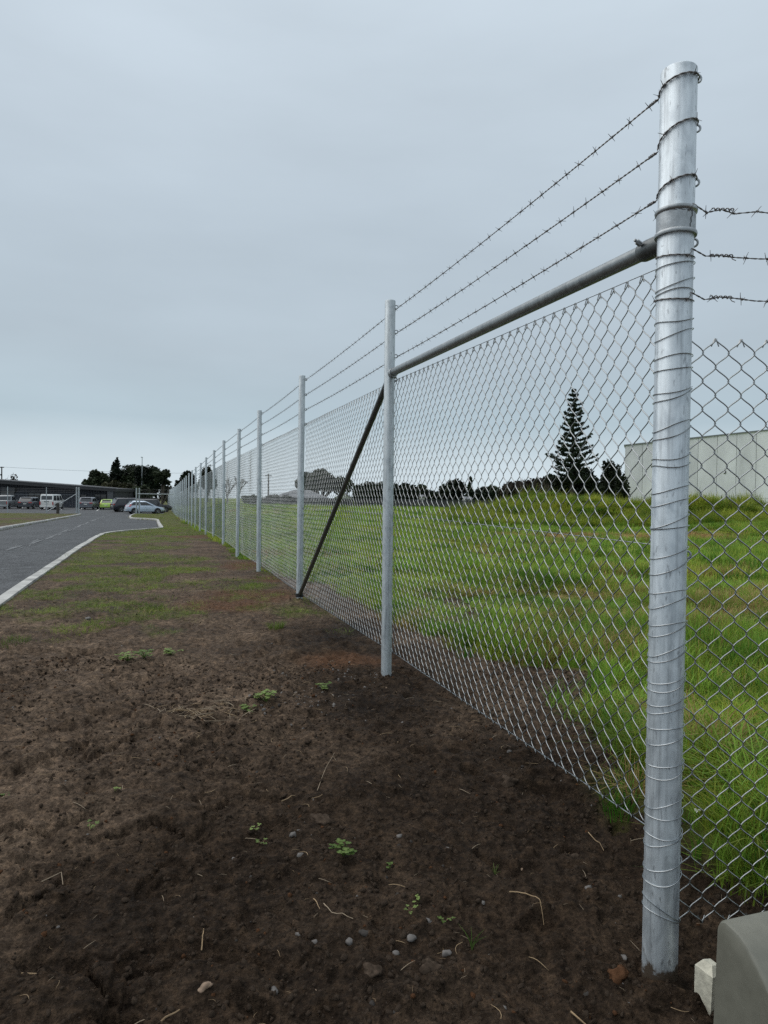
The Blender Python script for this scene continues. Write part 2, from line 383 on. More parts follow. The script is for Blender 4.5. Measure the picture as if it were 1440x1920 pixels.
# ground
def ground_material():
    m, n, l, bs = nmat('soil')
    geo = n.new('ShaderNodeNewGeometry'); pos = geo.outputs['Position']
    def att(a):
        q = n.new('ShaderNodeAttribute'); q.attribute_name = a; return q.outputs['Fac']
    a = noise(n, l, 1.3, 6, pos, .62); b = noise(n, l, 22, 5, pos, .65); c = noise(n, l, 160, 3, pos, .6); d = noise(n, l, 5.5, 5, pos, .6)
    r1 = ramp(n, [(.30, (.020, .0135, .0090)), (.5, (.038, .0265, .0182)), (.72, (.062, .045, .032))])
    l.new(a.outputs[0], r1.inputs[0])
    r2 = ramp(n, [(.32, (.30, .28, .26)), (.5, (.95, .95, .95)), (.70, (1.8, 1.74, 1.65))])
    l.new(b.outputs[0], r2.inputs[0])
    mx = n.new('ShaderNodeMix'); mx.data_type = 'RGBA'; mx.blend_type = 'MULTIPLY'; mx.inputs[0].default_value = .85
    l.new(r1.outputs[0], mx.inputs[6]); l.new(r2.outputs[0], mx.inputs[7])
    r2b = ramp(n, [(.34, (.55, .53, .5)), (.6, (1.1, 1.08, 1.05))]); l.new(d.outputs[0], r2b.inputs[0])
    mxb = n.new('ShaderNodeMix'); mxb.data_type = 'RGBA'; mxb.blend_type = 'MULTIPLY'; mxb.inputs[0].default_value = .6
    l.new(mx.outputs[2], mxb.inputs[6]); l.new(r2b.outputs[0], mxb.inputs[7])
    dm = ramp(n, [(.0, (2.55, 2.62, 2.70)), (1.0, (.82, .80, .78))]); l.new(att('dark_soil'), dm.inputs[0])  # soil colour darkened round the corner and near fence, raised elsewhere
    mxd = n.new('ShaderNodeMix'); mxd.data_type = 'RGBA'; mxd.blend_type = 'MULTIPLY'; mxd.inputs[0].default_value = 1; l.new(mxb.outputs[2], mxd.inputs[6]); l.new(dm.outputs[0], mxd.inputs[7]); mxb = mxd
    e_n = noise(n, l, 75, 4, pos, .7); re_ = ramp(n, [(.36, (.25, .23, .21)), (.5, (.95, .95, .95)), (.64, (1.9, 1.85, 1.8))]); l.new(e_n.outputs[0], re_.inputs[0])
    mxe = n.new('ShaderNodeMix'); mxe.data_type = 'RGBA'; mxe.blend_type = 'MULTIPLY'; mxe.inputs[0].default_value = .5; l.new(mxb.outputs[2], mxe.inputs[6]); l.new(re_.outputs[0], mxe.inputs[7]); mxb = mxe
    # grit specks
    r3 = ramp(n, [(.66, (0, 0, 0)), (.73, (1, 1, 1))]); l.new(c.outputs[0], r3.inputs[0])
    m3 = n.new('ShaderNodeMath'); m3.operation = 'MULTIPLY'; m3.inputs[1].default_value = .5; l.new(r3.outputs[0], m3.inputs[0])
    mx2 = n.new('ShaderNodeMix'); mx2.data_type = 'RGBA'; l.new(m3.outputs[0], mx2.inputs[0]); l.new(mxb.outputs[2], mx2.inputs[6]); mx2.inputs[7].default_value = (.12, .10, .085, 1)
    # clay
    mx3 = n.new('ShaderNodeMix'); mx3.data_type = 'RGBA'; mx3.blend_type = 'MIX'
    cf = n.new('ShaderNodeMath'); cf.operation = 'MULTIPLY'; cf.inputs[1].default_value = .85; l.new(att('clay'), cf.inputs[0])
    rc = ramp(n, [(.3, (.045, .023, .012)), (.7, (.14, .072, .040))]); l.new(b.outputs[0], rc.inputs[0])
    l.new(cf.outputs[0], mx3.inputs[0]); l.new(mx2.outputs[2], mx3.inputs[6]); l.new(rc.outputs[0], mx3.inputs[7])
    # thin verge grass / moss film
    rg = ramp(n, [(.3, (.030, .036, .010)), (.5, (.075, .086, .022)), (.72, (.14, .15, .045))]); l.new(b.outputs[0], rg.inputs[0])
    gvf = n.new('ShaderNodeMath'); gvf.operation = 'MULTIPLY'; gvf.inputs[1].default_value = 1.0
    vb = noise(n, l, 7, 5, pos, .7); vr = ramp(n, [(.38, (.30, .30, .30)), (.56, (1, 1, 1))]); l.new(vb.outputs[0], vr.inputs[0])
    vm = n.new('ShaderNodeMath'); vm.operation = 'MULTIPLY'; l.new(att('verge'), vm.inputs[0]); l.new(vr.outputs[0], vm.inputs[1]); l.new(vm.outputs[0], gvf.inputs[0])
    mx4 = n.new('ShaderNodeMix'); mx4.data_type = 'RGBA'; l.new(gvf.outputs[0], mx4.inputs[0]); l.new(mx3.outputs[2], mx4.inputs[6]); l.new(rg.outputs[0], mx4.inputs[7])
    # pasture thatch
    rf = ramp(n, [(.3, (.075, .125, .018)), (.5, (.15, .20, .028)), (.72, (.26, .28, .05))])
    l.new(d.outputs[0], rf.inputs[0])
    mx5 = n.new('ShaderNodeMix'); mx5.data_type = 'RGBA'; l.new(att('field'), mx5.inputs[0]); l.new(mx4.outputs[2], mx5.inputs[6]); l.new(rf.outputs[0], mx5.inputs[7])
    mx6 = n.new('ShaderNodeMix'); mx6.data_type = 'RGBA'; l.new(att('dry'), mx6.inputs[0]); l.new(mx5.outputs[2], mx6.inputs[6]); mx6.inputs[7].default_value = (.42, .30, .13, 1)
    l.new(mx6.outputs[2], bs.inputs['Base Color'])
    mr = n.new('ShaderNodeMapRange'); mr.inputs[1].default_value = .3; mr.inputs[2].default_value = .7; mr.inputs[3].default_value = .62; mr.inputs[4].default_value = .92
    l.new(a.outputs[0], mr.inputs[0]); l.new(mr.outputs[0], bs.inputs['Roughness'])
    bs.inputs['Specular IOR Level'].default_value = .07
    su = n.new('ShaderNodeMath'); su.operation = 'ADD'; l.new(b.outputs[0], su.inputs[0])
    su2 = n.new('ShaderNodeMath'); su2.operation = 'MULTIPLY'; su2.inputs[1].default_value = .45; l.new(c.outputs[0], su2.inputs[0]); l.new(su2.outputs[0], su.inputs[1])
    su3 = n.new('ShaderNodeMath'); su3.operation = 'ADD'; l.new(su.outputs[0], su3.inputs[0]); l.new(e_n.outputs[0], su3.inputs[1]); su = su3
    bump(n, l, su.outputs[0], 1.0, bs, .011)
    return m
ground_material()

def asphalt():
    m, n, l, bs = nmat('asphalt')
    geo = n.new('ShaderNodeNewGeometry'); pos = geo.outputs['Position']
    a = noise(n, l, .35, 5, pos, .6); b = noise(n, l, 38, 4, pos, .75); c = noise(n, l, 4, 5, pos)
    r1 = ramp(n, [(.3, (.026, .028, .030)), (.7, (.047, .049, .052))]); l.new(a.outputs[0], r1.inputs[0])
    r2 = ramp(n, [(.36, (.12, .12, .13)), (.5, (.9, .9, .9)), (.62, (3.0, 3.0, 3.0))]); l.new(b.outputs[0], r2.inputs[0])
    mx = n.new('ShaderNodeMix'); mx.data_type = 'RGBA'; mx.blend_type = 'MULTIPLY'; mx.inputs[0].default_value = 1
    l.new(r1.outputs[0], mx.inputs[6]); l.new(r2.outputs[0], mx.inputs[7]); l.new(mx.outputs[2], bs.inputs['Base Color'])
    mr = n.new('ShaderNodeMapRange'); mr.inputs[1].default_value = .3; mr.inputs[2].default_value = .7; mr.inputs[3].default_value = .55; mr.inputs[4].default_value = .85
    l.new(c.outputs[0], mr.inputs[0]); l.new(mr.outputs[0], bs.inputs['Roughness'])
    bs.inputs['Specular IOR Level'].default_value = .3
    bump(n, l, b.outputs[0], .7, bs, .012)
    return m
asphalt()
simple('kerb_concrete', (.36, .355, .335), .85, 0, .42, 3.5, .25)
simple('slab_concrete', (.77, .765, .785), .85, 0, .14, .45, .05, (1, 1, .35))
simple('slab_concrete_b', (.72, .715, .735), .85, 0, .17, .6, .05, (1, 1, .3))
simple('flashing', (.22, .23, .235), .5, .4)
simple('road_paint', (.62, .62, .60), .7, 0, .2, 9)
simple('worn_paint', (.082, .084, .087), .6, 0, .6, 3)
simple('dark_cladding', (.085, .09, .105), .6, 0, .10, 1.2, spec=.2)
simple('dark_fascia', (.050, .051, .053), .6, 0, .08, 1.2, spec=.2)
simple('fin_panel', (.085, .088, .094), .5, .2, .06, 1.2)
simple('window_glass', (.022, .026, .030), .08, 0, .3, 1.5, spec=.8)
simple('window_frame', (.055, .055, .06), .5, .3)
simple('lamp_white', (.82, .82, .80), .4)
simple('timber_dark', (.045, .040, .036), .85, 0, .3, 9, .2, (1, 1, .2))
simple('timber_far', (.050, .048, .055), .85, 0, .25, 3, .1)
simple('peg_paint', (.60, .57, .46), .8, 0, .28, 38, .3)
simple('peg_wood', (.10, .075, .045), .85, 0, .3, 30, .2)
simple('box_plastic', (.15, .147, .118), .48, 0, .10, 26, .06, rvar=.08)
simple('roof_grey', (.15, .155, .165), .7, 0, .15, 1.5)
simple('house_wall', (.50, .50, .49), .8, 0, .1, 1)
simple('tyre', (.012, .012, .013), .8)
simple('rim', (.42, .43, .44), .35, .8)
simple('car_glass', (.018, .021, .024), .06, 0, .2, 1, spec=.9)
simple('trim_black', (.012, .012, .013), .5)
simple('tail_red', (.42, .018, .02), .2, 0, .2, 9, coat=.5)
simple('headlamp', (.55, .57, .58), .15, .3)
simple('plate_white', (.62, .62, .58), .5)
for nm, c_ in (('paint_blue', (.50, .58, .68)), ('paint_green', (.40, .58, .12)), ('paint_white', (.74, .74, .71)), ('paint_grey', (.145, .155, .18)), ('paint_dark', (.055, .062, .075)), ('paint_black', (.012, .012, .016)), ('paint_silver', (.20, .21, .215)), ('paint_navy', (.016, .016, .024))):
    simple(nm, c_, .32, .25, .03, 2, coat=.6)
simple('bark', (.055, .045, .036), .9, 0, .3, 9, .4, (1, 1, .2))
simple('bark_pale', (.20, .18, .16), .9, 0, .3, 9, .3, (1, 1, .2))
simple('pebble_grey', (.11, .10, .092), .75, 0, .35, 30, .2)
simple('pebble_tan', (.22, .15, .10), .75, 0, .3, 30, .2)
simple('pebble_dark', (.045, .040, .036), .85, 0, .3, 40, .4, spec=.15)
simple('clod', (.052, .038, .028), .95, 0, .45, 60, .6, spec=.05)
simple('clod_rust', (.085, .042, .022), .95, 0, .4, 50, .6, spec=.05)
simple('straw', (.26, .18, .10), .8, 0, .35, 30)
simple('twig', (.24, .185, .125), .8, 0, .3, 30)
simple('foil', (.8, .8, .8), .3, .2)

def foliage(name, lo, hi, trans=.25, sc=1.2, rough=.55, rnd=True, sc2=None):
    m, n, l, bs = nmat(name)
    geo = n.new('ShaderNodeNewGeometry')
    t = noise(n, l, sc, 4, geo.outputs['Position'], .6)
    r = ramp(n, [(.36, lo), (.64, hi)])
    oi = n.new('ShaderNodeObjectInfo')
    add = n.new('ShaderNodeMath'); add.operation = 'MULTIPLY_ADD'; add.inputs[1].default_value = .30 if rnd else 0; add.inputs[2].default_value = -.15 if rnd else 0
    l.new(oi.outputs['Random'], add.inputs[0])
    a2 = n.new('ShaderNodeMath'); a2.operation = 'ADD'; l.new(t.outputs[0], a2.inputs[0]); l.new(add.outputs[0], a2.inputs[1])
    l.new(a2.outputs[0], r.inputs[0]); l.new(r.outputs[0], bs.inputs['Base Color'])
    bs.inputs['Roughness'].default_value = rough
    bs.inputs['Specular IOR Level'].default_value = .15
    if trans:
        tr = n.new('ShaderNodeBsdfTranslucent'); l.new(r.outputs[0], tr.inputs[0])
        mx = n.new('ShaderNodeMixShader'); mx.inputs[0].default_value = trans
        l.new(bs.outputs[0], mx.inputs[1]); l.new(tr.outputs[0], mx.inputs[2])
        l.new(mx.outputs[0], n['Material Output'].inputs[0])
    return m
foliage('grass_field', (.055, .155, .016), (.29, .46, .065), .4, .8, .5)
foliage('grass_long', (.09, .15, .016), (.36, .38, .055), .4, .8, .5)
foliage('grass_far', (.115, .19, .02), (.42, .48, .085), .4, .45, .5)
foliage('grass_dry', (.20, .125, .045), (.46, .33, .15), .3, 1.5, .7)
foliage('grass_verge', (.07, .12, .016), (.25, .31, .06), .3, 1.2, .6)
foliage('weed_leaf', (.08, .13, .03), (.21, .28, .085), .3, 14, .5)
foliage('leaf_dark', (.010, .014, .008), (.042, .056, .028), .12, .5, .6)
foliage('leaf_conifer', (.008, .013, .008), (.032, .047, .026), .1, .5, .6)
foliage('leaf_olive', (.024, .026, .012), (.070, .070, .032), .15, .5, .6)
foliage('leaf_brown', (.020, .016, .012), (.052, .042, .030), .1, .6, .7)
foliage('leaf_norfolk', (.012, .020, .012), (.042, .060, .036), .1, .6, .6)

# ------------------------------------------------------------------ mesh helpers
def set_smooth(me, v=True):
    me.polygons.foreach_set('use_smooth', [v] * len(me.polygons))
def mesh_np(name, V, F, mat=None, smooth=False, mats=None, mi=None):
    me = bpy.data.meshes.new(name)
    V = np.asarray(V, np.float32).reshape(-1, 3)
    if isinstance(F, np.ndarray):
        k = F.shape[1]; nf = len(F)
        me.vertices.add(len(V)); me.vertices.foreach_set('co', V.ravel())
        me.loops.add(nf * k); me.loops.foreach_set('vertex_index', F.astype(np.int32).ravel())
        me.polygons.add(nf); me.polygons.foreach_set('loop_start', np.arange(nf, dtype=np.int32) * k)
        me.update(calc_edges=True)
    else:
        me.from_pydata(V.tolist(), [], F); me.update()
    for q in (mats or ([mat] if mat else [])):
        me.materials.append(MATS[q])
    if mi is not None: me.polygons.foreach_set('material_index', np.asarray(mi, np.int32))
    set_smooth(me, smooth)
    return me
def link(name, me, parent=None, loc=(0, 0, 0), rot=(0, 0, 0), scl=(1, 1, 1)):
    o = bpy.data.objects.new(name, me); col.objects.link(o)
    if parent is not None: o.parent = parent
    o.location = loc; o.rotation_euler = rot; o.scale = scl
    return o
def tag(o, label=None, cat=None, group=None, kind=None):
    if label: o['label'] = label
    if cat: o['category'] = cat
    if group: o['group'] = group
    if kind: o['kind'] = kind
    return o
def empty(name, loc=(0, 0, 0), rz=0, label=None, cat=None, group=None):
    o = bpy.data.objects.new(name, None); col.objects.link(o)
    o.location = loc; o.rotation_euler = (0, 0, rz); o.empty_display_size = .2
    return tag(o, label, cat, group)
class MB:
    def __init__(s): s.v = []; s.f = []
    def add(s, V, F):
        b = len(s.v); s.v.extend([tuple(map(float, q)) for q in V]); s.f.extend([tuple(i + b for i in q) for q in F]); return s
    def box(s, c, d, rz=0, taper=1.0):
        x, y, z = [q / 2 for q in d]; ca, sa = math.cos(rz), math.sin(rz)
        V = []
        for k, (i, j, w) in enumerate([(-1, -1, -1), (1, -1, -1), (1, 1, -1), (-1, 1, -1), (-1, -1, 1), (1, -1, 1), (1, 1, 1), (-1, 1, 1)]):
            f = taper if w > 0 else 1
            a, b = i * x * f, j * y * f
            V.append((c[0] + a * ca - b * sa, c[1] + a * sa + b * ca, c[2] + w * z))
        return s.add(V, [(0, 3, 2, 1), (4, 5, 6, 7), (0, 1, 5, 4), (1, 2, 6, 5), (2, 3, 7, 6), (3, 0, 4, 7)])
    def tube(s, pts, r, n=6, caps=True, closed=False):
        P = [Vector(p) for p in pts]; m = len(P)
        rs = r if isinstance(r, (list, tuple)) else [r] * m
        V = []; up = None
        for i, p in enumerate(P):
            a = P[(i - 1) % m] if (closed or i > 0) else P[i]; b = P[(i + 1) % m] if (closed or i < m - 1) else P[i]
            t = (b - a)
            t = t.normalized() if t.length > 1e-9 else Vector((0, 0, 1))
            if up is None:
                up = t.orthogonal().normalized()
            else:
                up = (up - t * up.dot(t)); up = up.normalized() if up.length > 1e-6 else t.orthogonal().normalized()
            w = t.cross(up)
            for k in range(n):
                an = 2 * math.pi * k / n
                V.append(p + (up * math.cos(an) + w * math.sin(an)) * rs[i])
        F = []
        for i in range(m if closed else m - 1):
            j = (i + 1) % m
            for k in range(n):
                k2 = (k + 1) % n
                F.append((i * n + k, i * n + k2, j * n + k2, j * n + k))
        if caps and not closed:
            F.append(tuple(range(n - 1, -1, -1))); F.append(tuple((m - 1) * n + k for k in range(n)))
        return s.add(V, F)
    def lathe(s, prof, n=24, c=(0, 0, 0), axis='z'):
        V = []
        for (r, z) in prof:
            for k in range(n):
                a = 2 * math.pi * k / n
                q = (r * math.cos(a), r * math.sin(a), z)
                if axis == 'y': q = (q[0], q[2], q[1])
                if axis == 'x': q = (q[2], q[0], q[1])
                V.append((q[0] + c[0], q[1] + c[1], q[2] + c[2]))
        F = []
        for i in range(len(prof) - 1):
            for k in range(n):
                k2 = (k + 1) % n
                F.append((i * n + k, i * n + k2, (i + 1) * n + k2, (i + 1) * n + k))
        return s.add(V, F)
    def prism(s, poly, y0, y1):
        """poly in x,z extruded along y"""
        n = len(poly)
        V = [(x, y0, z) for x, z in poly] + [(x, y1, z) for x, z in poly]
        F = [tuple(range(n - 1, -1, -1)), tuple(range(n, 2 * n))] + [(i, (i + 1) % n, n + (i + 1) % n, n + i) for i in range(n)]
        return s.add(V, F)
    def mesh(s, name, mat, smooth=False): return mesh_np(name, s.v, s.f, mat, smooth)
    def build(s, name, mat, parent=None, smooth=False, loc=(0, 0, 0), rot=(0, 0, 0)):
        me = s.mesh(name, mat, smooth)
        import bmesh
        bm = bmesh.new(); bm.from_mesh(me); bmesh.ops.recalc_face_normals(bm, faces=bm.faces); bm.to_mesh(me); bm.free()
        if smooth: me.set_sharp_from_angle(angle=R(40))
        return link(name, me, parent, loc, rot)

# ------------------------------------------------------------------ ground sheet
def build_ground():
    th = np.concatenate([np.linspace(-180, -35, 60, endpoint=False), np.linspace(-35, 35, 600, endpoint=False), np.linspace(35, 180, 60, endpoint=False)])
    th = np.radians(th)
    rr = [.02, .4, .8, 1.1, 1.3]
    r = 1.45
    while r < 900:
        rr.append(r); r += min(max(r * r * .00105, .0042), r * .016)
    rr = np.array(rr)
    T, Q = np.meshgrid(th, rr)
    x = Q * np.sin(T); y = Q * np.cos(T)
    m = masks(x, y)
    z = gz(x, y, m)
    z = z - np.clip((Q - 250) / 600, 0, 1) * 3
    nr, nt = x.shape
    V = np.stack([x, y, z], -1).reshape(-1, 3)
    i = np.arange(nr - 1)[:, None] * nt; k = np.arange(nt)[None]; k2 = (k + 1) % nt
    F = np.stack([i + k, i + nt + k, i + nt + k2, i + k2], -1).reshape(-1, 4)
    me = mesh_np('ground', V, F[:, ::-1].copy(), 'soil', True)
    far_green = np.where((Q > 80) & ((x - P0[0]) * FN[0] + (y - P0[1]) * FN[1] > 3) , 1., 0.)
    for nm, arr in (('field', np.maximum(m[0], far_green)), ('verge', m[1]), ('clay', m[2]), ('dry', drystrip(x, y)), ('dark_soil', soil_darkness(x, y))):
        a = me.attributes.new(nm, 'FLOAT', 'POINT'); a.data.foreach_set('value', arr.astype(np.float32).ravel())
    o = link('ground', me)
    tag(o, 'dark bare soil running into green pasture', None, None, 'structure')
    return o
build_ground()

# road and car park sheet, lying in the cutting between the kerbs
def build_road():
    xs = np.concatenate([np.arange(-112, -40, 2.0), np.arange(-40, 2.0, .5)]); ys = np.concatenate([np.arange(-8, 80, .5), np.arange(80, 134.1, 2.0)])
    X, Y = np.meshgrid(xs, ys)
    ins = inpoly(X, Y, ROAD) | (polydist(X, Y, ROAD) < .0)
    Z = gbase(X, Y) - .10
    V = np.stack([X, Y, Z], -1).reshape(-1, 3)
    nx = len(xs); F = []
    keep = ins[:-1, :-1] | ins[1:, :-1] | ins[:-1, 1:] | ins[1:, 1:]
    ii, jj = np.nonzero(keep)
    a = ii * nx + jj
    F = np.stack([a, a + 1, a + nx + 1, a + nx], -1)
    used = np.unique(F); rem = np.zeros(len(V), int); rem[used] = np.arange(len(used))
    o = link('road', mesh_np('road', V[used], rem[F], 'asphalt', True))
    tag(o, 'grey chip-seal driveway widening into the car park', None, None, 'structure')
build_road()

def sweep(name, path, w, top, bot, mat, chamf=.03, side=1):
    """a kerb: square section with a chamfered road edge swept along the path on the ground"""
    P = []
    for i in range(len(path) - 1):
        a, b = np.array(path[i]), np.array(path[i + 1]); L = np.linalg.norm(b - a); n = max(1, int(L / .5))
        for k in range(n): P.append(a + (b - a) * k / n)
    P.append(np.array(path[-1])); P = np.array(P)
    tg = np.gradient(P, axis=0); tg /= np.linalg.norm(tg, axis=1)[:, None] + 1e-9
    nn = np.stack([-tg[:, 1], tg[:, 0]], -1) * side      # towards the road
    zb = gbase(P[:, 0], P[:, 1])
    prof = [(-w / 2, bot), (-w / 2, top), (w / 2 - chamf, top), (w / 2, top - chamf * 1.3), (w / 2, bot)]
    V = []; k = len(prof)
    jit = (fbm(P[:, 0], P[:, 1], .6, 2, 91) - .5) * .018
    for off, h in prof:
        V.append(np.stack([P[:, 0] + nn[:, 0] * off, P[:, 1] + nn[:, 1] * off, zb + h + (jit if h > 0 - .05 else 0)], -1))
    V = np.stack(V, 1).reshape(-1, 3)
    F = []
    for i in range(len(P) - 1):
        for j in range(k - 1): F.append((i * k + j, i * k + j + 1, (i + 1) * k + j + 1, (i + 1) * k + j))
    F.append(tuple(range(k))); F.append(tuple((len(P) - 1) * k + j for j in range(k - 1, -1, -1)))
    o = link(name, mesh_np(name, V, F, mat, False))
    return o
tag(sweep('kerb', KRIGHT, .16, .03, -.2, 'kerb_concrete'), 'pale concrete kerb stepping round the verge', None, None, 'structure')
tag(sweep('kerb', KLEFT, .16, .03, -.2, 'kerb_concrete', side=-1), 'pale concrete kerb along the far side of the drive', None, None, 'structure')

# pale scuffs down the middle of the drive and the parking bay lines
def flat_patch(name, poly_px, mat, lift=.006):
    P = [G(*p) for p in poly_px]
    V = [(q[0], q[1], 0) for q in P]
    c = np.mean(np.array(V), 0)
    V = [tuple(c)] + V
    V = [(x, y, float(gbase(x, y)) - .10 + lift) for x, y, _ in V]
    n = len(P)
    return link(name, mesh_np(name, V, [(0, 1 + i, 1 + (i + 1) % n) for i in range(n)], mat))
sc_line = [(20, 1021), (60, 1010.5), (100, 999.5), (130, 990), (155, 980.5), (172, 974), (188, 968.5), (205, 964)]
rs = random.Random(5)
ys_ = [q[1] for q in sc_line]; xs_ = [q[0] for q in sc_line]; tt_ = np.linspace(0, 1, len(sc_line))
for k in range(34):
    f = min(1, max(0, k / 33 + rs.uniform(-.02, .02))); px = float(np.interp(f, tt_, xs_)); py = float(np.interp(f, tt_, ys_)); sc_k = (py - 932)
    cy0 = py + rs.gauss(0, .018) * sc_k; hl_ = sc_k * rs.uniform(.03, .14); hh_ = sc_k * rs.uniform(.006, .022); up = []
    for q in range(10):
        a = q * 2 * math.pi / 10; g_ = rs.uniform(.55, 1.2); up.append((px + hl_ * math.cos(a) * g_ , cy0 + hh_ * math.sin(a) * g_ - hl_ * math.cos(a) * g_ * .30))
    o = flat_patch('road_scuff', up, 'worn_paint', .005 + .0012 * (k % 4)); tag(o, 'pale worn streak down the middle of the drive', None, None, 'structure')
for (x, y, ln) in [(117, 953.2, 5), (150.5, 954, 5), (184, 954.8, 5), (217, 955.5, 4.5), (82, 952.7, 4), (40, 951.8, 4)]:
    o = flat_patch('bay_line', [(x - ln / 2 - 1.2, y + 1.6), (x - ln / 2 + .4, y + 1.6), (x + ln / 2 + 1.0, y - 1.8), (x + ln / 2 - .4, y - 1.8)], 'road_paint', .008)
    tag(o, 'short white parking bay line', None, None, 'structure')

# ------------------------------------------------------------------ chain-link fence
MW, MH = .079, .0877                   # mesh diamond width and height
def chain_mesh(L, z0a, z0b, z1a, z1b, sides, sub, wr, rows=21, hook=True, dep=1.3, seed=0):
    """woven wires of one bay in local x (along), y (out), z (up)"""
    p = MW / 2
    nw = int(round(L / p)); p = L / nw
    K = rows * 2
    j = np.arange(nw)[:, None]
    if sub == 0:
        kk = np.arange(K + 1, dtype=float)
    else:
        base = np.arange(K)[:, None] + np.array([0.0] + list(np.linspace(.13, .87, sub)))[None]
        kk = np.append(base.ravel(), K)
    k0 = np.floor(kk).astype(int); fr = kk - k0
    par = (k0[None] + j) % 2
    # stay close to the corner for a moment: the hooked knuckle
    g = np.clip((fr - .06) / .88, 0, 1) if sub else fr
    if sub >= 3: g = g + .045 * np.sin(2 * np.pi * g) * -1
    xo = np.where(par == 0, g[None], 1 - g[None])
    over = .04
    xo = xo * (1 + 2 * over) - over
    X = (j + xo) * p
    yo = np.sin(np.pi * fr)[None] * np.where(par == 0, 1, -1) * wr * dep
    tt = X / L
    rng = np.random.default_rng(seed)
    wob = .0035 * (vn(X * 4, np.broadcast_to(kk[None] * .12, X.shape), seed) - .5)
    z0 = z0a + (z0b - z0a) * tt; z1 = z1a + (z1b - z1a) * tt
    Z = z0 + (z1 - z0) * (kk[None] / K)
    X = X + wob
    P = np.stack([X, yo + .022 * (vn(X * 1.6, Z * 1.6, seed + 3) - .5), Z + .006 * (vn(X * 3.1, Z * .7, seed + 9) - .5)], -1)      # nw, np, 3
    if hook:
        top = P[:, -1]; nxt = P[:, -2]
        e1 = top.copy(); e1[:, 2] += .002; e1[:, 1] += .004
        e2 = top.copy(); e2[:, 0] += np.where((np.arange(nw) + K) % 2 == 0, -1, 1) * .010; e2[:, 2] -= .022; e2[:, 1] += .005
        bot = P[:, 0].copy(); b2 = bot.copy(); b2[:, 0] += np.where(np.arange(nw) % 2 == 0, 1, -1) * -.010; b2[:, 2] += .022; b2[:, 1] += .005
        P = np.concatenate([b2[:, None], P, e1[:, None], e2[:, None]], 1)
    n = P.shape[1]
    T = np.gradient(P, axis=1); T /= np.linalg.norm(T, axis=2)[..., None] + 1e-9
    nrm = np.array([0, 1., 0]); A = nrm - T * T[..., 1:2]; A /= np.linalg.norm(A, axis=2)[..., None] + 1e-9
    B = np.cross(T, A)
    an = 2 * np.pi * (np.arange(sides) + .5) / sides
    V = P[:, :, None] + wr * (np.cos(an)[None, None, :, None] * A[:, :, None] + np.sin(an)[None, None, :, None] * B[:, :, None])
    w = np.arange(nw)[:, None, None] * n * sides; i = np.arange(n - 1)[None, :, None] * sides; s = np.arange(sides)[None, None]; s2 = (s + 1) % sides
    F = np.stack([w + i + s, w + i + s2, w + i + sides + s2, w + i + sides + s], -1).reshape(-1, 4)
    return mesh_np('chain_link_panel', V.reshape(-1, 3), F, 'mesh_wire', True)

def ring_pts(c, r, n, ax):
    """circle in the plane normal to ax"""
    ax = Vector(ax).normalized(); a = ax.orthogonal().normalized(); b = ax.cross(a)
    return [Vector(c) + (a * math.cos(2 * math.pi * k / n) + b * math.sin(2 * math.pi * k / n)) * r for k in range(n)]

def barb_mesh():
    m = MB(); r = .0013
    # two turns round the strand (strand along x) and four points
    m.tube([(-.005 + .010 * i / 12, .0032 * math.cos(i * 1.05), .0032 * math.sin(i * 1.05)) for i in range(13)], r, 4)
    for (dx, dy, dz, x) in ((-.006, .009, .016, -.004), (.006, -.008, -.016, -.002), (.005, .012, -.013, .002), (-.004, -.012, .014, .004)):
        m.tube([(x, 0, 0), (x + dx, dy, dz)], [r, r * .5], 4)
    return m.mesh('barb', 'old_wire', False)
BARB = barb_mesh()
def strand(name, pts, parent, mat='old_wire', r=.0016, twist=.045, far=False, sag=0):
    """two-ply twisted wire through the points; returns the object and the points along it"""
    P = [Vector(p) for p in pts]
    path = []
    for a, b in zip(P[:-1], P[1:]):
        L = (b - a).length; n = max(2, int(L / (.012 if not far else .5)))
        for k in range(n):
            t = k / n; q = a.lerp(b, t); q.z -= sag * 4 * t * (1 - t); path.append(q)
    path.append(P[-1])
    m = MB()
    if far:
        m.tube(path, r * 1.7, 3)
    else:
        acc = 0; pl = [[], []]
        for i, q in enumerate(path):
            if i: acc += (q - path[i - 1]).length
            t = (path[min(i + 1, len(path) - 1)] - path[max(i - 1, 0)]).normalized(); a = t.orthogonal().normalized(); b = t.cross(a)
            for e in (0, 1):
                ph = 2 * math.pi * acc / twist + e * math.pi
                pl[e].append(q + (a * math.cos(ph) + b * math.sin(ph)) * r * .95)
        for e in (0, 1): m.tube(pl[e], r, 4)
    me = m.mesh(name, mat, not far)
    return link(name, me, parent), path
def along(path, step, start=.06, jit=.02, rnd=None):
    rnd = rnd or random
    acc = 0; nxt = start; out = []
    for a, b in zip(path[:-1], path[1:]):
        L = (b - a).length
        while nxt <= acc + L:
            t = (nxt - acc) / L; out.append((a.lerp(b, t), (b - a).normalized())); nxt += step + rnd.uniform(-jit, jit)
        acc += L
    return out
def put_barbs(path, parent, step=.105, rnd=None):
    rnd = rnd or random
    for q, t in along(path, step, rnd.uniform(.03, .1), .018, rnd):
        o = link('barb', BARB, parent)
        M = t.to_track_quat('X', 'Z').to_matrix().to_4x4() @ Matrix.Rotation(rnd.uniform(0, 6.28), 4, 'X')
        o.matrix_local = Matrix.Translation(q) @ M

FENCE = empty('chain_link_fence', (P0[0], P0[1], gz1(*P0)), 0, 'new galvanised chain-link fence with barbed wire running off to the car park', 'fence')
fo = Vector(FENCE.location)
def loc(p): return Vector(p) - fo

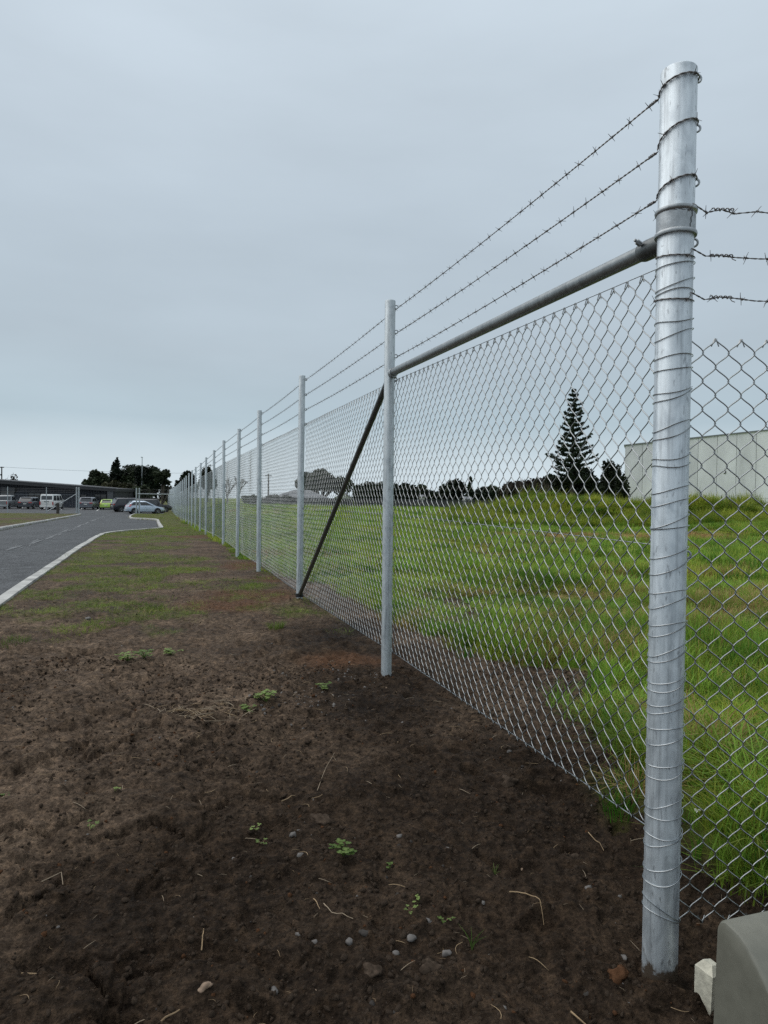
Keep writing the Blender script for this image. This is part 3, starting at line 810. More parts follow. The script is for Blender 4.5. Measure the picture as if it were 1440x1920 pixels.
def post_mesh(H, r, n, name='post'):
    m = MB()
    m.lathe([(r, 0), (r, H - .0025), (r - .0015, H), (r - .005, H), (r - .005, H - .004), (.0001, H - .0025)], n)
    me = m.mesh(name, 'galv_line', True); me.set_sharp_from_angle(angle=R(40)); return me
EYEB = MB().tube(ring_pts((0, 0, 0), .0112, 14, (.15, 1, .12)), .0034, 6, closed=True).mesh('wire_eye', 'band_metal', True)
ang_f = math.atan2(FD[1], FD[0])
POST_R = .036
lp_mesh = {}
CORNER_R = .0525
STRAND_DZ = (-.038, -.205, -.370)         # below the post top
post_xyz = []
for i, s in enumerate(POST_S):
    x, y = fence_xy(s); zt = fence_top(s); zb = float(gbase(x, y))
    if i == 0: zb = -.24; zt -= .028
    post_xyz.append((x, y, zb, zt))
    if i == 0:
        m = MB(); H = zt - zb + .3; r = CORNER_R
        m.lathe([(r, 0), (r, H - .003), (r - .002, H), (r - .006, H), (r - .006, H - .005), (.0001, H - .003)], 48)
        me = m.mesh('post', 'galv_post', True); me.set_sharp_from_angle(angle=R(40))
        po = link('post', me, FENCE, loc((x, y, zb - .3)))
        po['label'] = 'thick corner post laced with wire'
    else:
        H = 3.1
        key = 24 if i < 4 else 12
        if key not in lp_mesh: lp_mesh[key] = post_mesh(H, POST_R if i < 4 else POST_R, key)
        po = link('post', lp_mesh[key], FENCE, loc((x, y, zt - H)))
        po.rotation_euler = (random.uniform(-.003, .003), random.uniform(-.003, .003), random.uniform(0, 6))
    if i < 9:
        rr_ = CORNER_R if i == 0 else POST_R
        zs = [zt + d for d in STRAND_DZ] + [float(np.interp(s, [0, 2.8, 400], [1.945, 2.02, 2.02])) + (zt - 2.55)]
        if i == 0: zs = [EYE + q for q in (1.286, 1.136, .972, .79, -.165)]
        for z in zs:
            e = link('wire_eye', EYEB, po)
            dd = FN if i else np.array([.985, .17])
            base = Vector((x, y, z)) + Vector((dd[0], dd[1], 0)) * (rr_ + .009)
            e.location = base - Vector((x, y, 0)) - Vector((0, 0, po.location.z + fo.z))
            e.rotation_euler = (random.uniform(-.2, .2), random.uniform(-.5, .5), random.uniform(-.35, .35)) if i == 0 else (0, 0, R(10))
            if i: po.rotation_euler = ((-.004, .003, .005, -.002)[i % 4], (.004, -.003, .002, -.005)[i % 4], 0)

# woven panels, one per bay; far bays share one mesh
def zbot(s, zb, zt): return float(np.interp(s, [0, 2.8, 6], [.143, .147, .10])) if s <= 6 else zt - 2.55 + .10 - max(0, (zt - 2.55) - zb) * .8
def ztop(s, zt): return float(np.interp(s, [0, 2.8], [1.968, 2.020])) + (zt - 2.55 if s > 0 else 0)
WR = .00165
far_panel = None
for i in range(len(POST_S) - 1):
    s0, s1 = POST_S[i], POST_S[i + 1]; L = s1 - s0
    x, y, zb, zt = post_xyz[i]; x2, y2, zb2, zt2 = post_xyz[i + 1]
    off = POST_R + .006
    a0, b0, a1, b1 = zbot(s0, zb, zt), zbot(s1, zb2, zt2), ztop(s0, zt), ztop(s1, zt2)
    base = Vector((x, y, 0)) + Vector((FN[0], FN[1], 0)) * off
    if i < 8:
        sides, sub = (5, 5) if i == 0 else ((4, 3) if i < 3 else (3, 2 if i < 5 else 0))
        st = .05 if i == 0 else 0
        me = chain_mesh(L - st, a0 - fo.z, b0 - fo.z, a1 - fo.z, b1 - fo.z, sides, sub, WR * (1.2 if i < 2 else 1.1 if i < 4 else 1), hook=(i < 3), seed=i)
        base = base + Vector((FD[0], FD[1], 0)) * st
        o = link('chain_link_panel', me, FENCE, (base.x - fo.x, base.y - fo.y, 0), (0, 0, ang_f))
    else:
        if far_panel is None: far_panel = chain_mesh(3.75, 0, 0, 1.86, 1.86, 3, 0, WR * .95, hook=False, seed=99)
        o = link('chain_link_panel', far_panel, FENCE, (base.x - fo.x, base.y - fo.y, a0 - fo.z), (0, 0, 0), (1, 1, 1))
        M = Matrix(((FD[0] * L / 3.75, FN[0], 0, 0), (FD[1] * L / 3.75, FN[1], 0, 0), ((b0 - a0) / 3.75, 0, 1, 0), (0, 0, 0, 1)))
        o.matrix_local = Matrix.Translation((base.x - fo.x, base.y - fo.y, a0 - fo.z)) @ Matrix(((FD[0] * L / 3.75, -FN[0], 0, 0), (FD[1] * L / 3.75, -FN[1], 0, 0), (0, 0, 1, 0), (0, 0, 0, 1)))
    o['kind'] = 'stuff'
# straining wires through the top, middle and foot of the mesh
def fpt(i, z, off=POST_R + .006):
    x, y, zb, zt = post_xyz[i]; return Vector((x + FN[0] * off, y + FN[1] * off, z))
for nm, fz in (('top_wire', lambda i: ztop(POST_S[i], post_xyz[i][3]) + .003), ('middle_wire', lambda i: .5 * (ztop(POST_S[i], post_xyz[i][3]) + zbot(POST_S[i], post_xyz[i][2], post_xyz[i][3])) + .02), ('bottom_wire', lambda i: zbot(POST_S[i], post_xyz[i][2], post_xyz[i][3]) + .006)):
    m = MB(); m.tube([loc(fpt(i, fz(i), POST_R + .010)) for i in range(len(POST_S))], .0017, 5)
    m.build(nm, 'galv_wire', FENCE, True)
# barbed strands
rb = random.Random(3)
near_z = [EYE + 1.234, EYE + 1.072, EYE + .924]
for k in range(3):
    def sp(i):
        x, y, zb, zt = post_xyz[i]
        z = zt + STRAND_DZ[k] if i else near_z[k]
        o_ = POST_R + .012 if i else .0
        return Vector((x + FN[0] * o_, y + FN[1] * o_, z))
    a = sp(0) + Vector((-FN[0], -FN[1], 0)) * (CORNER_R * .75) + Vector((FD[0], FD[1], 0)) * CORNER_R * .75
    # the loop round the corner post
    o, path = strand('barbed_wire', [loc(a), loc(sp(1))], FENCE, sag=.012)
    put_barbs(path, o, .102, rb)
    wr_ = []
    z_up = near_z[k] + (.055, .052, .05)[k]
    for q in range(29):
        th = math.atan2(FD[1], FD[0]) + .9 + 2 * math.pi * q / 28 * 1.02
        zz = near_z[k] + .002 + (.5 - .5 * math.cos(2 * math.pi * q / 28)) ** .5 * (.036, .066, .048)[k]
        wr_.append(loc((P0[0] + (CORNER_R + .0035) * math.cos(th), P0[1] + (CORNER_R + .0035) * math.sin(th), zz)))
    o, path = strand('barbed_wire', wr_, FENCE)
    put_barbs(path, o, .09, rb)
    # knot where it is tied back
    kt = MB(); t_ = (loc(sp(1)) - loc(a)).normalized(); aa = t_.orthogonal().normalized(); bb = t_.cross(aa)
    kt.tube([loc(a) + t_ * (.010 + .0016 * q) + (aa * math.cos(q * 1.2) + bb * math.sin(q * 1.2)) * .0042 for q in range(24)], .0015, 4)
    kt.build('wire_knot', 'old_wire', FENCE)
    for i in (1, 2, 3):
        o, path = strand('barbed_wire', [loc(sp(i)), loc(sp(i + 1))], FENCE, sag=.012)
        put_barbs(path, o, .105, rb)
    o, path = strand('barbed_wire', [loc(sp(i)) for i in range(4, 26)], FENCE, far=True)
    bm_ = MB()
    for q, t in along(path, .11, .05, .02, rb):
        if (q + fo).y > 34: break
        bm_.tube([q + Vector((rb.uniform(-.004, .004), rb.uniform(-.01, .01), .014)), q - Vector((0, 0, .014))], .0016, 3)
        bm_.tube([q + Vector((FN[0], FN[1], .5)) * .012, q - Vector((FN[0], FN[1], .5)) * .012], .0016, 3)
    b_ = bm_.build('barbs', 'old_wire', o); b_['kind'] = 'stuff'

# horizontal rail of the end bay with its clamps
ra = Vector((P0[0], P0[1], EYE + .803)); rbp = Vector((post_xyz[1][0], post_xyz[1][1], EYE + .842))
rd = (rbp - ra).normalized()
m = MB(); m.tube([loc(ra + rd * .10), loc(rbp - rd * .03)], .0255, 28)
rail = m.build('top_rail', 'galv_rail', FENCE, True)
rail['label'] = 'wet horizontal pipe rail of the end bay'
# rail end cup at the corner post
m = MB(); q0 = ra + rd * .062; q1 = ra + rd * .155
m.tube([loc(ra + rd * .045), loc(ra + rd * .06), loc(ra + rd * .07), loc(q1 - rd * .035), loc(q1 - rd * .01), loc(q1), loc(q1 + rd * .002)], [.020, .028, .031, .0325, .0320, .0295, .0258], 24)
cup = m.build('rail_end', 'galv_brace', rail, True)
m = MB(); bx = ra + rd * .12
up_ = Vector((0, 0, 1)); sd_v = rd.cross(up_).normalized()
m.tube([loc(bx + sd_v * -.034 + up_ * .012), loc(bx + sd_v * -.05 + up_ * .02)], .009, 6)
m.tube([loc(bx + sd_v * -.05 + up_ * .02), loc(bx + sd_v * -.058 + up_ * .024)], .005, 8)
m.build('bolt', 'band_metal', rail)
# band round the corner post
m = MB(); zc = EYE + .842
cx, cy = P0[0] - fo.x, P0[1] - fo.y
prof = [(CORNER_R + .0005, -.040), (CORNER_R + .008, -.040), (CORNER_R + .0095, -.035), (CORNER_R + .008, -.029), (CORNER_R + .004, -.026), (CORNER_R + .004, .026), (CORNER_R + .008, .029), (CORNER_R + .0095, .035), (CORNER_R + .008, .040), (CORNER_R + .0005, .040)]
m.lathe(prof, 48, (cx, cy, zc - fo.z))
band = m.build('clamp_band', 'band_metal', FENCE, True)
# the riveted seam of the band
m = MB()
th = R(-62); sp_ = []
for (dt, dz) in ((.10, .030), (.02, .024), (.04, .006), (-.05, .002), (-.03, -.012), (-.10, -.018), (-.08, -.028)):
    sp_.append((cx + (CORNER_R + .0045) * math.cos(th + dt), cy + (CORNER_R + .0045) * math.sin(th + dt), zc - fo.z + dz))
m.tube(sp_, .0013, 4)
m.build('seam', 'trim_black', band)
# collar at the second post, diagonal brace and its foot clamp
x1, y1, zb1, zt1 = post_xyz[1]
m = MB(); c1 = (x1 - fo.x, y1 - fo.y, EYE + .838 - fo.z)
r_ = POST_R
m.lathe([(r_ + .0005, -.026), (r_ + .006, -.026), (r_ + .007, -.021), (r_ + .003, -.016), (r_ + .003, .016), (r_ + .007, .021), (r_ + .006, .026), (r_ + .0005, .026)], 28, c1)
m.tube([Vector(c1) - rd * (r_ + .004), Vector(c1) - rd * .075], [.034, .030], 20)
cl = m.build('clamp_collar', 'band_metal', FENCE, True)
m = MB(); f3 = Vector((FD[0], FD[1], 0))
lug = Vector(c1) + f3 * .052 + Vector((0, 0, -.03))
m.box(tuple(Vector(c1) + f3 * .048 + Vector((0, 0, -.022))), (.045, .010, .045), ang_f)
m.tube([lug + Vector((-FN[0], -FN[1], 0)) * .025, lug + Vector((FN[0], FN[1], 0)) * .025], .008, 6)
m.build('bolt', 'band_metal', cl)
x3, y3, zb3, zt3 = post_xyz[2]
foot = Vector((x3, y3, zb3 + .095)) - f3 * (POST_R + .012)
topb = Vector((x1, y1, EYE + .80)) + f3 * (POST_R + .022)
m = MB(); m.tube([loc(topb), loc(foot)], .0215, 20)
brace = m.build('diagonal_brace', 'galv_brace', FENCE, True)
brace['label'] = 'dark diagonal brace pipe'
m = MB(); c3 = (x3 - fo.x, y3 - fo.y, zb3 + .075 - fo.z)
m.lathe([(r_ + .0005, -.02), (r_ + .007, -.02), (r_ + .007, .02), (r_ + .0005, .02)], 24, c3)
m.tube([loc(foot) + Vector((-FN[0], -FN[1], 0)) * .03, loc(foot) + Vector((FN[0], FN[1], 0)) * .03], .008, 6)
m.build('foot_clamp', 'trim_black', FENCE)

# lacing wire wound round the corner post, tying both meshes to it
rl = random.Random(21)
z = 1.93; k = 0
while z > -.13:
    tilt = rl.uniform(.004, .024); a0 = R(90 + rl.uniform(-30, 30))
    if z < .02: tilt = -rl.uniform(.012, .035)
    lift = rl.uniform(-.006, .012); dip = rl.uniform(-.004, .006); pts = []
    for q in range(37):
        th = a0 + 2 * math.pi * q / 36
        rr_ = CORNER_R + .0022 + .004 * max(0, math.cos(th - .15)) ** 6
        zz = z + tilt * math.cos(th) + lift * (q / 36) + dip * math.cos(2 * th)
        pts.append(loc((P0[0] + rr_ * math.cos(th), P0[1] + rr_ * math.sin(th), zz)))
    m = MB(); m.tube(pts, .00135, 5)
    m.build('lacing_wire', 'lace_wire', FENCE, True)
    z -= rl.uniform(.018, .045) if k % 2 else rl.uniform(.045, .095); k += 1

# ------------------------------------------------------------------ the older fence leaving the corner to the right
OD = np.array([.9996, .028]); OANG = math.atan2(OD[1], OD[0])
OL = 3.2
OLD = empty('chain_link_fence', (P0[0] + OD[0] * OL, P0[1] + OD[1] * OL, float(gbase(P0[0] + OD[0] * OL, P0[1] + OD[1] * OL))), 0, 'older chain-link fence with rusty barbed wire tied to the corner post', 'fence')
oo = Vector(OLD.location)
zo = -.10
me = chain_mesh(OL - .04, zo - oo.z, zo - oo.z + .06, zo + 1.815 - oo.z, zo + 1.83 - oo.z, 6, 6, .0021, hook=True, dep=1.5, seed=40)
o = link('chain_link_panel', me, OLD, (P0[0] + OD[0] * .054 - oo.x, P0[1] + OD[1] * .054 - oo.y, 0), (0, 0, OANG)); o['kind'] = 'stuff'
po = link('post', lp_mesh[24], OLD, (0, 0, 2.3 - 3.1 - oo.z))
ro = random.Random(8)
for k, z in enumerate((.875, .742, .612)):
    z += EYE
    st_ = Vector((P0[0] + CORNER_R * .6, P0[1] - CORNER_R * .85, z + .012))
    pts = [st_]
    xs = [.085, .13, .17, .24, .33, .37, .45, .7, 1.3, OL]
    for q, xx in enumerate(xs):
        pts.append(Vector((P0[0] + OD[0] * xx, P0[1] + OD[1] * xx - .02, z + ro.uniform(-.007, .007) - .006 * q * 0)))
    pts = [p - oo for p in pts]
    o, path = strand('barbed_wire', pts, OLD, r=.00145)
    put_barbs(path, o, .085, ro)
    kn = MB(); c_ = Vector(pts[2])
    for w in range(2):
        kn.tube([c_ + Vector((-.028 + .0026 * q, .0045 * math.cos(q * 1.15 + w), .0045 * math.sin(q * 1.15 + w))) for q in range(26)], .0014, 4)
    kn.tube([c_ + Vector((.03, 0, 0)), c_ + Vector((.036, -.004, -.012)), c_ + Vector((.045, -.006, -.016))], .0013, 4)
    kn.build('wire_knot', 'old_wire', OLD)
    # the turn round the corner post
    pts2 = [Vector((P0[0] + (CORNER_R + .003) * math.cos(th), P0[1] + (CORNER_R + .003) * math.sin(th), z + .010 - .02 * abs(math.cos(th * .5 + .6)))) - oo for th in np.linspace(R(-20), R(-330), 30)]
    o, path = strand('barbed_wire', pts2, OLD, r=.0013)
    for (q, t) in along(path, .14, .05, .02, ro)[:2]:
        b = link('barb', BARB, o); b.matrix_local = Matrix.Translation(q) @ t.to_track_quat('X', 'Z').to_matrix().to_4x4()

# ------------------------------------------------------------------ service pillar and survey peg in the corner
A_ = at(1342, 1716, 1.80); gzA = -.26
SB = empty('service_pillar', (A_[0], A_[1], gzA), 0, 'olive grey plastic service pillar with a sloping hood in the near right corner', 'utility box')
qv = np.array([.31, -.95]); ev = np.array([.95, .31])
H_ = A_[2] - gzA
def prof_pillar(inset=0):
    pr = [(0 - .01 + inset, 0)]
    pr += [(0 + inset, H_ - .05)]
    for k in range(7):
        a = math.pi - k / 6 * math.pi * .42
        pr.append((.035 + .035 * math.cos(a) + inset, H_ - .035 + .035 * math.sin(a) - inset))
    for k in range(1, 11):
        f = k / 10
        pr.append((.047 + .25 * f + inset * .2, H_ - .002 - .30 * f ** 1.75 - inset))
    pr.append((.31, 0)); return pr
pr = prof_pillar(0)
W_ = .34; bev = .012
secs = []
for e, ins in ((0, bev), (bev * .3, bev * .3), (bev, 0), (W_ - bev, 0), (W_ - bev * .3, bev * .3), (W_, bev)):
    secs.append([(q * qv[0] + e * ev[0], q * qv[1] + e * ev[1], h) for q, h in prof_pillar(ins)])
n_ = len(pr); V = [p for s_ in secs for p in s_]
F = [tuple(range(n_)), tuple((len(secs) - 1) * n_ + k for k in range(n_ - 1, -1, -1))]
for i in range(len(secs) - 1):
    for k in range(n_): F.append((i * n_ + k, i * n_ + (k + 1) % n_, (i + 1) * n_ + (k + 1) % n_, (i + 1) * n_ + k))
b = MB(); b.v = V; b.f = F
b.build('hood', 'box_plastic', SB, True)
m = MB()
for dz in (.03,):
    cen = qv * .15 + ev * W_ / 2
    m.box((cen[0], cen[1], dz), (.36, W_ + .03, .06), math.atan2(qv[1], qv[0]))
m.build('base', 'box_plastic', SB)
pg = G(1330, 1868)
PEG = empty('survey_peg', (pg[0], pg[1], pg[2]), 0, 'stubby white-painted wooden peg beside the service pillar', 'peg')
m = MB(); w_ = .030
V = []
for (zz, f) in ((-.12, .9), (.086, 1.0), (.108, .5)):
    for (i, j) in ((-1, -1), (1, -1), (1, 1), (-1, 1)): V.append((i * w_ * f * 1.05, j * w_ * f, zz + (.006 if i < 0 else -.004)))
m.add(V, [(0, 1, 5, 4), (1, 2, 6, 5), (2, 3, 7, 6), (3, 0, 4, 7), (4, 5, 9, 8), (5, 6, 10, 9), (6, 7, 11, 10), (7, 4, 8, 11), (8, 9, 10, 11), (3, 2, 1, 0)])
m.build('shaft', 'peg_paint', PEG, False, rot=(R(4), R(-3), R(28)))
# ------------------------------------------------------------------ grass, scattered as instances
def tuft(name, nb, h, spread, w, mat, lean=.5, seed=0, flat=False, segs=3):
    r = random.Random(seed); V = []; F = []
    for _ in range(nb):
        a = r.uniform(0, 6.28); d = spread * math.sqrt(r.random()); bx_, by_ = d * math.cos(a), d * math.sin(a)
        hh = h * r.uniform(.45, 1.15); ln = lean * r.uniform(.15, 1.2); az = a + r.uniform(-1.1, 1.1) if r.random() < .8 else r.uniform(0, 6.28)
        ww = w * r.uniform(.6, 1.2); px_, py_ = -math.sin(az) * ww, math.cos(az) * ww
        b0 = len(V)
        for k in range(segs + 1):
            f = k / segs; lat = hh * ln * f * f * 1.3; zz = hh * (f - .35 * ln * f * f) - .01
            cx_, cy_ = bx_ + math.cos(az) * lat, by_ + math.sin(az) * lat
            if k == segs: V.append((cx_, cy_, zz))
            else:
                g = 1 - .55 * f
                V.append((cx_ - px_ * g, cy_ - py_ * g, zz)); V.append((cx_ + px_ * g, cy_ + py_ * g, zz))
        for k in range(segs - 1): F.append((b0 + 2 * k, b0 + 2 * k + 1, b0 + 2 * k + 3, b0 + 2 * k + 2))
        F.append((b0 + 2 * segs - 2, b0 + 2 * segs - 1, b0 + 2 * segs))
    me = mesh_np(name, V, F, mat, False)
    return bpy.data.objects.new(name, me)
def coll(name, objs):
    c = bpy.data.collections.new(name)
    for o in objs: c.objects.link(o)
    return c
def scatter(name, P, rot, scl, idx, collection, label):
    me = bpy.data.meshes.new(name); me.vertices.add(len(P)); me.vertices.foreach_set('co', np.asarray(P, np.float32).ravel())
    for nm, ty, arr, key in (('rot', 'FLOAT_VECTOR', rot, 'vector'), ('scl', 'FLOAT_VECTOR', scl, 'vector'), ('idx', 'INT', idx, 'value')):
        a = me.attributes.new(nm, ty, 'POINT'); a.data.foreach_set(key, np.asarray(arr, np.int32 if ty == 'INT' else np.float32).ravel())
    o = link(name, me)
    ng = bpy.data.node_groups.new(name, 'GeometryNodeTree')
    ng.interface.new_socket('Geometry', in_out='INPUT', socket_type='NodeSocketGeometry'); ng.interface.new_socket('Geometry', in_out='OUTPUT', socket_type='NodeSocketGeometry')
    n, l = ng.nodes, ng.links
    gi, go = n.new('NodeGroupInput'), n.new('NodeGroupOutput')
    iop = n.new('GeometryNodeInstanceOnPoints'); ci = n.new('GeometryNodeCollectionInfo')
    ci.inputs[0].default_value = collection; ci.inputs['Separate Children'].default_value = True; ci.inputs['Reset Children'].default_value = True
    def na(nm, ty):
        q = n.new('GeometryNodeInputNamedAttribute'); q.data_type = ty; q.inputs[0].default_value = nm; return q.outputs[0]
    l.new(gi.outputs[0], iop.inputs['Points']); l.new(ci.outputs[0], iop.inputs['Instance']); iop.inputs['Pick Instance'].default_value = True
    l.new(na('idx', 'INT'), iop.inputs['Instance Index']); l.new(na('rot', 'FLOAT_VECTOR'), iop.inputs['Rotation']); l.new(na('scl', 'FLOAT_VECTOR'), iop.inputs['Scale'])
    l.new(iop.outputs[0], go.inputs[0])
    md = o.modifiers.new('scatter', 'NODES'); md.node_group = ng
    tag(o, label, None, None, 'stuff')
    return o
fieldC = coll('field_tufts', [tuft('t0', 34, .13, .06, .0026, 'grass_field', .55, 1), tuft('t1', 30, .17, .07, .0028, 'grass_field', .7, 2), tuft('t2', 26, .10, .07, .0030, 'grass_field', .5, 3), tuft('t3', 34, .15, .08, .0028, 'grass_long', .8, 4), tuft('t4', 22, .16, .06, .0022, 'grass_dry', .9, 5)])
wideC = coll('wide_tufts', [tuft('w0', 44, .13, .20, .007, 'grass_far', .6, 11, segs=2), tuft('w1', 44, .10, .22, .008, 'grass_far', .5, 12, segs=2), tuft('w2', 40, .17, .20, .007, 'grass_field', .7, 13, segs=2), tuft('w3', 30, .12, .2, .006, 'grass_dry', .8, 14, segs=2)])
moundC = coll('mound_tufts', [tuft('m0', 60, .42, .22, .010, 'grass_long', 1.1, 51, segs=3), tuft('m1', 60, .36, .25, .010, 'grass_field', 1.3, 52, segs=3), tuft('m2', 50, .50, .2, .009, 'grass_long', 1.0, 53, segs=3), tuft('m3', 40, .4, .2, .008, 'grass_dry', 1.2, 54, segs=3)])
vergeC = coll('verge_tufts', [tuft('v0', 16, .035, .05, .0013, 'grass_verge', .8, 21, segs=2), tuft('v1', 14, .05, .06, .0014, 'grass_verge', 1.0, 22, segs=2), tuft('v2', 10, .03, .06, .0016, 'weed_leaf', 1.0, 23, segs=2), tuft('v3', 7, .05, .06, .0010, 'grass_dry', 1.3, 24, segs=2)])
def pts_box(n, x0, x1, y0, y1): return RNG.uniform(x0, x1, n), RNG.uniform(y0, y1, n)
def grass(name, boxes, which, collection, probs, sc, hvar, label, drymap=None):
    X, Y, S = [], [], []
    for (n, x0, x1, y0, y1, k) in boxes:
        x, y = pts_box(n, x0, x1, y0, y1)
        # keep to what lies within a step or two of the view
        keep = np.abs(np.degrees(np.arctan2(x, y))) < 40
        x, y = x[keep], y[keep]
        m = masks(x, y); f = m[0] if which == 'field' else m[1]
        kp = (RNG.random(len(x)) < f ** .8) & (~m[3] if which != 'field' else True)
        X.append(x[kp]); Y.append(y[kp]); S.append(np.full(kp.sum(), k))
    X = np.concatenate(X); Y = np.concatenate(Y); S = np.concatenate(S)
    Z = gz(X, Y)
    n = len(X)
    hs = np.clip(1 + 2.6 * (fbm(X, Y, 1.1, 3, 61) - .5), .35, 2.2)
    sc_ = S * RNG.uniform(.75, 1.25, n) * sc
    scl = np.stack([sc_, sc_, sc_ * (1 + hvar * (hs - 1))], -1)
    rot = np.stack([RNG.uniform(-.12, .12, n), RNG.uniform(-.12, .12, n), RNG.uniform(0, 6.28, n)], -1)
    idx = RNG.choice(len(probs), n, p=np.array(probs) / sum(probs))
    if drymap is not None: idx = drymap(X, Y, idx)
    scatter(name, np.stack([X, Y, Z], -1), rot, scl, idx, collection, label)
def dry_near(x, y, idx):
    n_ = fbm(x, y, .9, 3, 77)
    return np.where((n_ > .60) & (RNG.random(len(x)) < .45), 4, idx)
def dry_far(x, y, idx):
    n_ = fbm(x, y, 3.0, 3, 78)
    strip = drystrip(x, y)
    d = (RNG.random(len(x)) < .95 * strip) | ((n_ > .64) & (RNG.random(len(x)) < .4))
    return np.where(d, 3, idx)
grass('pasture_grass', [(24000, -.6, 9, 2.25, 10, 1.0)], 'field', fieldC, [4, 3, 3, 2.5, .9], 1.0, 1.1, 'lush green pasture grass just behind the fence', dry_near)
grass('pasture_grass', [(30000, -6, 22, 9, 30, 1.1), (10000, -14, 30, 28, 42, 1.4), (16000, -20, 50, 40, 88, 1.7)], 'field', wideC, [4, 4, 2.5, .5], 1.0, 1.0, 'yellow-green pasture grass stretching to the far tree line', dry_far)
grass('mound_grass', [(9000, 3, 26, 28.5, 42, 1.0)], 'field', moundC, [3, 3, 2, .25], 1.0, 1.2, 'rank long grass matted over the spoil mound')
grass('verge_grass', [(15000, -6, 1.2, 4.0, 13, 1.35), (20000, -14, 0, 12, 34, 1.7), (9000, -26, -6, 30, 80, 2.2), (9000, -60, -16, 28, 76, 2.5)], 'verge', vergeC, [4, 3, 1.2, .8], 1.0, .6, 'short thin grass and moss creeping over the verge soil')

# ------------------------------------------------------------------ bits on the soil
def rock(seed, n=2, sx_=1, sy=1, sz=1, rough=.28):
    import bmesh
    bm = bmesh.new(); bmesh.ops.create_icosphere(bm, subdivisions=n, radius=1)
    r = random.Random(seed); ph = [r.uniform(0, 6) for _ in range(6)]
    for v in bm.verts:
        c = v.co; f = 1 + rough * (math.sin(c.x * 2.3 + ph[0]) * math.sin(c.y * 2.7 + ph[1]) + .6 * math.sin(c.z * 3.9 + ph[2]) * math.sin(c.x * 4.3 + ph[3]) + .35 * math.sin(c.y * 7 + ph[4]) * math.sin(c.z * 6 + ph[5]))
        v.co = Vector((c.x * sx_ * f, c.y * sy * f, c.z * sz * f))
    V = [tuple(v.co) for v in bm.verts]; F = [tuple(v.index for v in f.verts) for f in bm.faces]; bm.free()
    return V, F
def rock_obj(name, mat, seed, sub=1, **k):
    V, F = rock(seed, sub, **k); return bpy.data.objects.new(name, mesh_np(name, V, F, mat, True))
pebC = coll('pebbles', [rock_obj('p0', 'pebble_grey', 1, sx_=1.2, sz=.7), rock_obj('p1', 'pebble_grey', 2, sz=.8), rock_obj('p2', 'pebble_dark', 3, sx_=1.1), rock_obj('p3', 'pebble_tan', 4, sx_=1.3, sz=.6), rock_obj('p4', 'pebble_dark', 5, sz=.8)])
cloC = coll('clods', [rock_obj('c%d' % k, 'clod' if k < 4 else 'clod_rust', 20 + k, rough=.4) for k in range(5)])
def bits(name, n, x0, x1, y0, y1, collection, s0, s1, label, probs, extra=None, power=3.0, sink=.2):
    x, y = pts_box(n, x0, x1, y0, y1)
    m = masks(x, y); keep = (~m[3]) & (m[0] < .3) & (RNG.random(n) > m[1] * .8)
    cl_ = fbm(x, y, .5, 3, 88); keep &= RNG.random(n) < sstep(.3, .7, cl_) + .15
    x, y = x[keep], y[keep]
    if extra is not None: x = np.concatenate([x, extra[0]]); y = np.concatenate([y, extra[1]])
    z = gz(x, y); n = len(x)
    s = s0 + (s1 - s0) * RNG.random(n) ** power
    scatter(name, np.stack([x, y, z - s * sink], -1), RNG.uniform(0, 6.28, (n, 3)), np.stack([s * RNG.uniform(.7, 1.3, n), s, s * RNG.uniform(.6, 1, n)], -1), RNG.choice(len(probs), n, p=np.array(probs) / sum(probs)), collection, label)
def cluster(pxs, n, rx, ry):
    X, Y = [], []
    for (px, py) in pxs:
        g = G(px, py); X.append(g[0] + RNG.normal(0, rx, n)); Y.append(g[1] + RNG.normal(0, ry, n))
    return np.concatenate(X), np.concatenate(Y)
bits('soil_crumbs', 46000, -2.6, 2.0, 1.6, 5.2, cloC, .0018, .013, 'fine crumbs of dark soil lying over the bare ground', [3, 3, 3, 3, .5], power=4)
bits('soil_crumbs', 3500, -5, 1.5, 4.5, 11, cloC, .003, .011, 'soil crumbs scattered along the verge further off', [3, 3, 3, 3, 1.2], power=4)
gx, gy = cluster([(560, 1300), (600, 1308), (540, 1312), (500, 1312), (640, 1262), (690, 1275), (600, 1245), (570, 1255)], 34, .11, .10)
bits('gravel', 480, -2.4, 1.6, 1.6, 6.0, pebC, .003, .015, 'small grey pebbles strewn thinly over the soil and by the second post', [3, 3, 2, .8, 3], (gx, gy), 2.2, .45)

# loose straw and stalk fragments
def straw_obj(name, mat, seed, L=1.0, bend=.25):
    r = random.Random(seed); m = MB()
    pts = [(L * (k / 5 - .5), bend * L * (math.sin(k / 5 * 3.1 + seed) * .5), .04 * L * math.sin(k / 5 * 3.1)) for k in range(6)]
    m.tube(pts, [.018, .02, .02, .018, .015, .008], 4)
    return bpy.data.objects.new(name, m.mesh(name, mat, True))
strC = coll('straws', [straw_obj('s%d' % k, 'straw' if k % 2 else 'twig', k, 1, (.05, .3, .15, .5)[k]) for k in range(4)])
x, y = pts_box(620, -2.6, 1.6, 1.65, 6.0); m_ = masks(x, y); kp = (~m_[3]) & (m_[0] < .3); x, y = x[kp], y[kp]
cx_, cy_ = cluster([(385, 1332), (360, 1335), (430, 1322)], 26, .13, .05); x = np.concatenate([x, cx_]); y = np.concatenate([y, cy_])
n = len(x); s = .02 + .06 * RNG.random(n) ** 2.5; s[-78:] = RNG.uniform(.05, .13, 78)
scatter('straw_litter', np.stack([x, y, gz(x, y) + .006], -1), np.stack([RNG.uniform(-.2, .2, n), RNG.uniform(-.2, .2, n), RNG.uniform(0, 6.28, n)], -1), np.stack([s, s, s], -1), RNG.integers(0, 4, n), strC, 'scraps of dry straw littering the bare soil')

